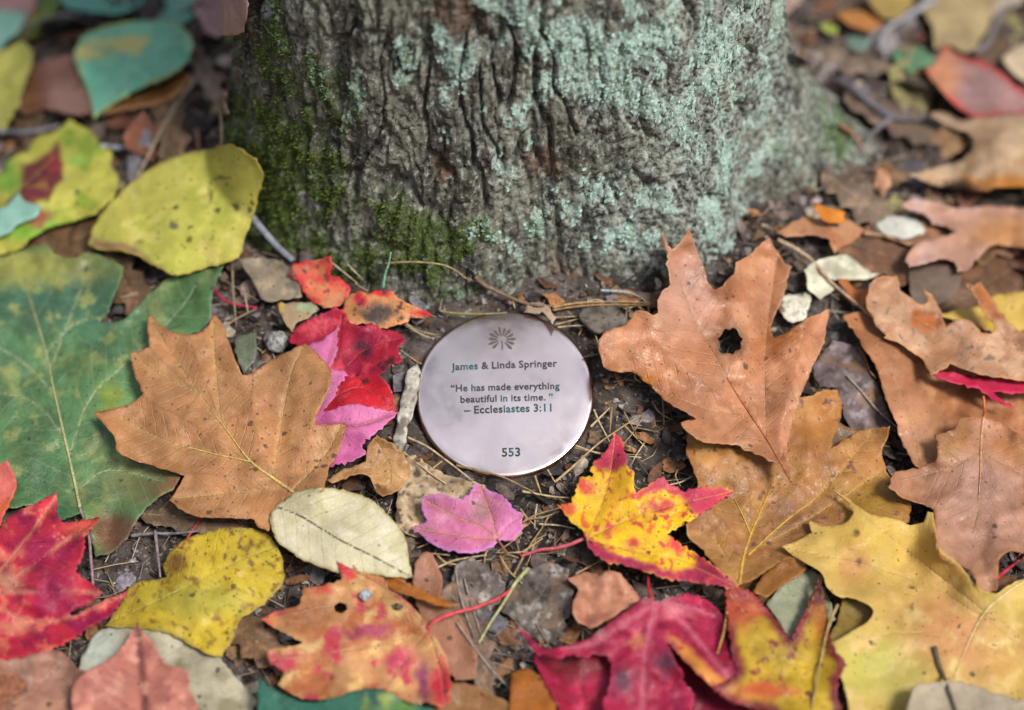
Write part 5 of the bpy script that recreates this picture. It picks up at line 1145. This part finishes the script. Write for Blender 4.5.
near = [[(110, 148), (180, 180), (240, 222), (310, 275), (382, 332)], [(80, 196), (130, 235), (200, 290), (260, 330)], [(300, 258), (380, 275), (480, 302), (560, 340), (625, 372)], [(200, 275), (245, 240)],
        [(690, 322), (760, 262), (850, 180), (930, 122), (1010, 70)], [(842, 38), (865, 90), (905, 165)], [(830, 105), (905, 30)], [(765, 188), (840, 205), (930, 212), (1030, 216)], [(770, 180), (880, 214), (1030, 226)], [(912, 30), (905, 130)], [(560, 482), (620, 450), (710, 424)], [(570, 470), (640, 462), (705, 440)], [(525, 694), (580, 590), (640, 500), (665, 455)], [(610, 300), (635, 370)], [(560, 360), (680, 380), (745, 385)], [(560, 600), (640, 545)], [(225, 660), (300, 630), (420, 610)], [(770, 685), (870, 632)], [(215, 600), (260, 640), (330, 650)], [(660, 275), (690, 325)]]
for q in near:
    strand('pine_needle', 'thin dry tan pine needle on the soil around the disc', ND, ('Z13', q), random.uniform(.45, .62), random.choice([(190, 160, 112), (176, 146, 104), (200, 176, 134), (160, 130, 92)]), [random.uniform(2.5, 4), random.uniform(3, 5), random.uniform(2.5, 4)], 'dry needles around the disc', over=False)
top = [[(60, 365), (110, 395), (190, 415)], [(70, 372), (130, 420), (200, 425)], [(45, 478), (125, 530)], [(655, 372), (700, 360), (750, 348)], [(660, 384), (710, 378), (772, 376)], [(800, 380), (820, 450)], [(760, 500), (820, 488)], [(480, 268), (492, 310)], [(195, 320), (205, 270)], [(640, 345), (740, 340)]]
for q in top:
    strand('pine_needle', 'short dry needle on the soil between the disc and the trunk foot', ND, ('Z7', q), random.uniform(.4, .55), random.choice([(170, 150, 110), (150, 132, 104), (186, 160, 120)]), [3, 4, 3], 'dry needles above the disc', over=False)
lft = [[(205, 160), (210, 280), (222, 420)], [(170, 235), (230, 270), (310, 320)], [(255, 290), (268, 365)], [(180, 415), (240, 380), (300, 350)], [(360, 360), (410, 395)], [(600, 170), (650, 210), (700, 250)], [(660, 175), (720, 235)], [(690, 250), (740, 280)], [(880, 400), (930, 440), (1000, 470)], [(870, 515), (950, 570)]]
for q in lft:
    strand('pine_needle', 'thin dry needle on the soil left of the disc, near the trunk foot', ND, ('Z6', q), random.uniform(.4, .55), random.choice([(170, 150, 120), (150, 132, 110), (186, 166, 140)]), [4, 5, 3], 'dry needles left of the disc', over=False)

r = np.random.default_rng(77); k = 0
while k < 34:                                            # loose needles round the disc
    x, y = r.uniform(395, 690), r.uniform(300, 600); a = r.uniform(0, math.pi); L = r.uniform(14, 48)
    if math.hypot((x - 505) / 1.0, (y - 394) / .93) < 118 or HG[int((y - GY0) / GC), int((x - GX0) / GC)] > 0: continue
    if math.hypot(x - 505, y - 394) > 210: continue
    dx_, dy_ = math.cos(a) * L, math.sin(a) * L * .8
    if min(math.hypot(x + t_ * dx_ - 505, y + t_ * dy_ - 394) for t_ in (-.5, 0, .5)) < 96: continue
    strand('pine_needle', 'thin dry tan pine needle on the soil around the disc', ND, ('F', [(x - dx_ / 2, y - dy_ / 2), (x + r.normal() * 2, y + r.normal() * 2), (x + dx_ / 2, y + dy_ / 2)]), r.uniform(.38, .58), [(190, 160, 112), (176, 146, 104), (206, 186, 150), (150, 124, 92)][k % 4], [2.4, r.uniform(2.6, 4.5), 2.4], 'dry needles around the disc', over=False, n=14, sides=5); k += 1

# ------------------------------------------------------------------ litter and crumbs (uncountable)
def free(P, margin):
    """keep what is neither in the trunk, nor on the disc, nor under a leaf's edge"""
    q = P - DC; k = np.hypot(q @ DX, q @ DY) > DR + margin
    r = np.hypot(P[:, 0] - TX, P[:, 1] - TY); th = np.arctan2(P[:, 0] - TX, -(P[:, 1] - TY))
    k &= r > Rsm(th, P[:, 2]) + margin * .3
    return k


def cover(P):
    u, v = project(P)
    i = ((u - GX0) / GC).astype(int); j = ((v - GY0) / GC).astype(int)
    ok = (i >= 0) & (j >= 0) & (i < GNX) & (j < GNY)
    return np.where(ok, HG[np.clip(j, 0, GNY - 1), np.clip(i, 0, GNX - 1)], 0)


def scatter_bits(name, label, N, xr, yr, size, tilt, pal, lift, kind='litter', seed=1, hollow=False):
    r = np.random.default_rng(seed)
    x = r.uniform(*xr, N); y = r.uniform(*yr, N)
    if hollow:
        u, v = project(np.stack([x, y, Terr(x, y)], 1)); k = (u < -60) | (u > 1084) | (v < -40) | (v > 760); x, y = x[k], y[k]
    sz = size[0] + (size[1] - size[0]) * r.random(len(x)) ** 2.2
    z = soil_z(x, y)
    P = np.stack([x, y, z], 1); k = free(P, .004 + 0 * sz); P, sz = P[k], sz[k]; n = len(P)
    a = r.uniform(0, 2 * np.pi, n); tl = r.normal(scale=tilt, size=n); tm = r.normal(scale=tilt, size=n)
    cv = cover(P); tl = np.where(cv > 0, tl * .15, tl); tm = np.where(cv > 0, tm * .15, tm); sz = np.where(cv > 0, np.minimum(sz, .008), sz)
    ex = np.stack([np.cos(a), np.sin(a), tl], 1); ex /= np.linalg.norm(ex, axis=1)[:, None]
    ey = np.stack([-np.sin(a), np.cos(a), tm], 1); ey /= np.linalg.norm(ey, axis=1)[:, None]
    en = np.cross(ex, ey)
    up = r.uniform(*lift, n)
    cv = cover(P); up = np.where(cv > 0, np.minimum(up, .0005), up)
    P = P + np.array([0, 0, 1.]) * (up + .35 * sz * (np.abs(tl) + np.abs(tm)) * (cv == 0))[:, None]
    asp = r.uniform(.35, .9, n); m = 9
    rows = [P + en * (sz * r.uniform(-.15, .25, n))[:, None]]
    for k_ in range(m):
        an = 2 * np.pi * k_ / m
        rr = sz * r.uniform(.55, 1.1, n)
        bend = (r.normal(scale=.12, size=n) + .25 * np.cos(an * 2 + a)) * sz * .5
        rows.append(P + ex * (rr * np.cos(an))[:, None] + ey * (rr * asp * np.sin(an))[:, None] + en * bend[:, None])
    V = np.stack(rows, 1).reshape(-1, 3)
    F = np.concatenate([np.stack([np.arange(n) * (m + 1), np.arange(n) * (m + 1) + 1 + k_, np.arange(n) * (m + 1) + 1 + (k_ + 1) % m], 1) for k_ in range(m)])
    pal = np.array([lin(c) for c in pal]); c = pal[r.integers(0, len(pal), n)] * r.uniform(.35, 1.15, (n, 1)) * .8
    C = np.repeat(c, m + 1, 0) * np.random.default_rng(seed + 9).uniform(.75, 1.2, (n * (m + 1), 1))
    t = NT(name + '_skin'); v = obj_vec(t); p = t.attr('pigment').outputs['Color']
    f = t.noise(v, 500, 5, .65)
    cc = t.n('VectorMath', {0: p, 3: t.ramp(f, .25, .75, .45, 1.5)}, operation='SCALE').outputs[0]
    mt = t.surf(t.bsdf(Base_Color=cc, Roughness=.75, Specular_IOR_Level=.2, Normal=t.bump(f, .6, .0006)).outputs[0])
    o = meshobj(name, V, F, mt, attrs={'pigment': C}, smooth=True)
    tag(o, label, kind, kind='stuff'); return o


DULL = [(120, 104, 96), (96, 82, 76), (140, 118, 106), (110, 88, 70), (150, 140, 138), (84, 72, 68), (128, 122, 128), (150, 116, 84), (104, 98, 100), (170, 156, 140)]
scatter_bits('leaf_litter', 'dark crumbled leaf scraps covering the soil between the leaves', 9000, (-.32, .32), (-.2, .40), (.0015, .009), .36, DULL + [(60, 52, 48), (54, 48, 46), (150, 104, 70), (136, 96, 70), (120, 84, 60)], (.0, .0016), seed=31)
scatter_bits('far_litter', 'brown and grey leaf scraps on the ground behind the trunk', 8000, (-.9, .9), (.10, 1.3), (.006, .028), .32, DULL + [(150, 104, 84), (176, 130, 100), (140, 90, 70), (120, 80, 66), (160, 150, 100)], (.0, .005), seed=33)
scatter_bits('outer_litter', 'autumn leaves covering the ground all around', 9000, (-1.6, 1.6), (-1.2, 2.4), (.012, .05), .25, [(170, 120, 84), (190, 140, 100), (150, 96, 70), (205, 180, 80), (180, 60, 60), (130, 110, 90), (110, 130, 80)], (.001, .008), seed=35, hollow=True)

scatter_bits('wood_scraps', 'tiny grey and brown scraps of rotten wood on the soil', 16000, (-.30, .30), (-.2, .30), (.0008, .0032), .5, DULL + [(150, 140, 130), (54, 48, 46), (50, 44, 40), (140, 134, 130), (60, 52, 48)], (.0, .0012), seed=37)

# crumbs of soil and wood
r = np.random.default_rng(41); N = 26000
x = r.uniform(-.30, .30, N); y = r.uniform(-.2, .33, N); P = np.stack([x, y, soil_z(x, y)], 1)
P = P[free(P, .0015)]; n = len(P); s = (.0004 + .0013 * r.random(n) ** 2.5)[:, None]
s = np.where((cover(P) > 0)[:, None], s * .6, s)
oc = np.array([[1, 0, 0], [-1, 0, 0], [0, 1, 0], [0, -1, 0], [0, 0, 1], [0, 0, -1]], float)
V = (P[:, None, :] + (oc[None] * r.uniform(.5, 1.2, (n, 6, 1)) + r.normal(scale=.22, size=(n, 6, 3))) * s[:, None, :] * np.array([1, 1, .8])).reshape(-1, 3)
of = np.array([[0, 2, 4], [2, 1, 4], [1, 3, 4], [3, 0, 4], [2, 0, 5], [1, 2, 5], [3, 1, 5], [0, 3, 5]])
F = (np.arange(n)[:, None, None] * 6 + of[None]).reshape(-1, 3)
pal = np.array([lin(c) for c in [(70, 62, 58), (50, 44, 42), (92, 80, 72), (104, 94, 88), (84, 66, 52), (126, 112, 100)]])
C = np.repeat(pal[r.integers(0, 6, n)] * r.uniform(.5, 1.3, (n, 1)) * .8, 6, 0)
t = NT('crumb'); cm = t.surf(t.bsdf(Base_Color=t.attr('pigment').outputs['Color'], Roughness=.9, Specular_IOR_Level=.15).outputs[0])
tag(meshobj('soil_crumbs', V, F, cm, attrs={'pigment': C}, smooth=False), 'small dark crumbs of soil and wood', 'soil crumbs', kind='stuff')

# broken fibres
r = np.random.default_rng(43); N = 4600
x = r.uniform(-.30, .30, N); y = r.uniform(-.2, .36, N); P = np.stack([x, y, soil_z(x, y) + .0012 + .0015 * r.random(N)], 1)
P = P[free(P, .012)]; n = len(P); a = r.uniform(0, 2 * np.pi, n); L = r.uniform(.005, .022, n); el = r.normal(scale=.14, size=n)
d = np.stack([np.cos(a), np.sin(a), el], 1); sd_ = np.stack([-np.sin(a), np.cos(a), 0 * a], 1); up = np.array([0, 0, 1.])
rows = []
for tt in (-.5, 0, .5):
    c_ = P + d * (L * tt)[:, None] + sd_ * (r.normal(scale=.05, size=n) * L)[:, None] + up * (.0008 if tt == 0 else 0)
    for k in range(3):
        an = 2 * np.pi * k / 3; rows.append(c_ + (sd_ * math.cos(an) + up * math.sin(an)) * r.uniform(.00018, .0003, n)[:, None])
V = np.stack(rows, 1).reshape(-1, 3)
ff = []
for i in range(2):
    for k in range(3): ff.append([i * 3 + k, i * 3 + (k + 1) % 3, i * 3 + 3 + (k + 1) % 3, i * 3 + 3 + k])
F = (np.arange(n)[:, None, None] * 9 + np.array(ff)[None]).reshape(-1, 4)
pal = np.array([lin(c) for c in [(170, 150, 120), (140, 120, 100), (190, 176, 150), (110, 96, 84), (150, 120, 86)]])
C = np.repeat(pal[r.integers(0, 5, n)] * r.uniform(.5, 1.1, (n, 1)) * .8, 9, 0)
tag(meshobj('fibres', V, F, cm, attrs={'pigment': C}), 'short dry plant fibres strewn over the soil', 'plant fibres', kind='stuff')

# unseen wood all round: dark foliage added to block low sky light
r = np.random.default_rng(47); N = 9000
a = r.uniform(0, 2 * np.pi, N); R_ = r.uniform(5.0, 8.5, N); z = r.uniform(-.1, 6.0, N)
c_ = np.stack([R_ * np.cos(a), R_ * np.sin(a), z], 1)
e1 = r.normal(size=(N, 3)); e1 /= np.linalg.norm(e1, axis=1)[:, None]; e2 = np.cross(e1, r.normal(size=(N, 3))); e2 /= np.linalg.norm(e2, axis=1)[:, None]
s = r.uniform(.12, .34, N)[:, None]
V = np.stack([c_ - e1 * s, c_ + e2 * s * .5, c_ + e1 * s, c_ - e2 * s * .5], 1).reshape(-1, 3)
pal = np.array([(.05, .07, .02), (.09, .08, .02), (.12, .07, .025), (.04, .05, .02)])
C = np.repeat(pal[r.integers(0, 4, N)], 4, 0)
tag(meshobj('unseen_woods', V, np.arange(N * 4).reshape(N, 4), cm, attrs={'pigment': C}, smooth=False), 'dim unseen foliage added far around the tree to block low sky light', 'unseen_woods', kind='stuff')
EXPOSURE = 0.9
# ------------------------------------------------------------------ camera, light, world
cd = bpy.data.cameras.new('camera'); cam = bpy.data.objects.new('camera', cd); COL.objects.link(cam)
cam.location = CAM; cam.rotation_euler = (math.pi / 2 - PITCH, 0, 0)
cd.sensor_width = 36; cd.lens = FPX * 36 / 1024; cd.clip_start = .02; cd.clip_end = 200
cd.dof.use_dof = True; cd.dof.focus_distance = .885; cd.dof.aperture_fstop = 3.1; cd.dof.aperture_blades = 9
SC.camera = cam
W = bpy.data.worlds.new('World'); SC.world = W; W.use_nodes = True
nt = W.node_tree; nt.nodes.clear()
SUN_EL, SUN_AZ = math.radians(56), math.radians(134)          # azimuth clockwise from +Y
sky = nt.nodes.new('ShaderNodeTexSky'); sky.sky_type = 'NISHITA'; sky.sun_disc = False
sky.sun_elevation = SUN_EL; sky.sun_rotation = SUN_AZ
hs = nt.nodes.new('ShaderNodeHueSaturation'); hs.inputs['Saturation'].default_value = .38
nt.links.new(sky.outputs[0], hs.inputs['Color'])
tc = nt.nodes.new('ShaderNodeTexCoord'); cl = nt.nodes.new('ShaderNodeTexNoise')
cl.inputs['Scale'].default_value = 14.; cl.inputs['Detail'].default_value = 4
nt.links.new(tc.outputs['Generated'], cl.inputs['Vector'])
mr = nt.nodes.new('ShaderNodeMapRange'); mr.interpolation_type = 'SMOOTHSTEP'
for k, val in (('From Min', .38), ('From Max', .64), ('To Min', .5), ('To Max', 3.6)): mr.inputs[k].default_value = val
nt.links.new(cl.outputs['Fac'], mr.inputs['Value'])
vm = nt.nodes.new('ShaderNodeVectorMath'); vm.operation = 'SCALE'
nt.links.new(hs.outputs[0], vm.inputs[0]); nt.links.new(mr.outputs[0], vm.inputs['Scale'])
bg = nt.nodes.new('ShaderNodeBackground'); bg.inputs['Strength'].default_value = .074
wo = nt.nodes.new('ShaderNodeOutputWorld')
nt.links.new(vm.outputs[0], bg.inputs['Color']); nt.links.new(bg.outputs[0], wo.inputs['Surface'])
sl = bpy.data.lights.new('sun', 'SUN'); sl.energy = 2.7; sl.angle = math.radians(16); sl.color = (1, .96, .90)
so = bpy.data.objects.new('sun', sl); COL.objects.link(so)
dv = Vector((math.sin(SUN_AZ) * math.cos(SUN_EL), math.cos(SUN_AZ) * math.cos(SUN_EL), math.sin(SUN_EL)))
so.rotation_euler = dv.to_track_quat('Z', 'Y').to_euler(); so.location = dv * 3
vs = SC.view_settings
vs.view_transform = 'Standard'; vs.look = 'None'; vs.gamma = 1; vs.use_curve_mapping = False
vs.exposure = EXPOSURE
SC.render.engine = 'CYCLES'
SC.cycles.use_denoising = True
SC.cycles.max_bounces = 6; SC.cycles.diffuse_bounces = 3; SC.cycles.glossy_bounces = 3; SC.cycles.transmission_bounces = 3
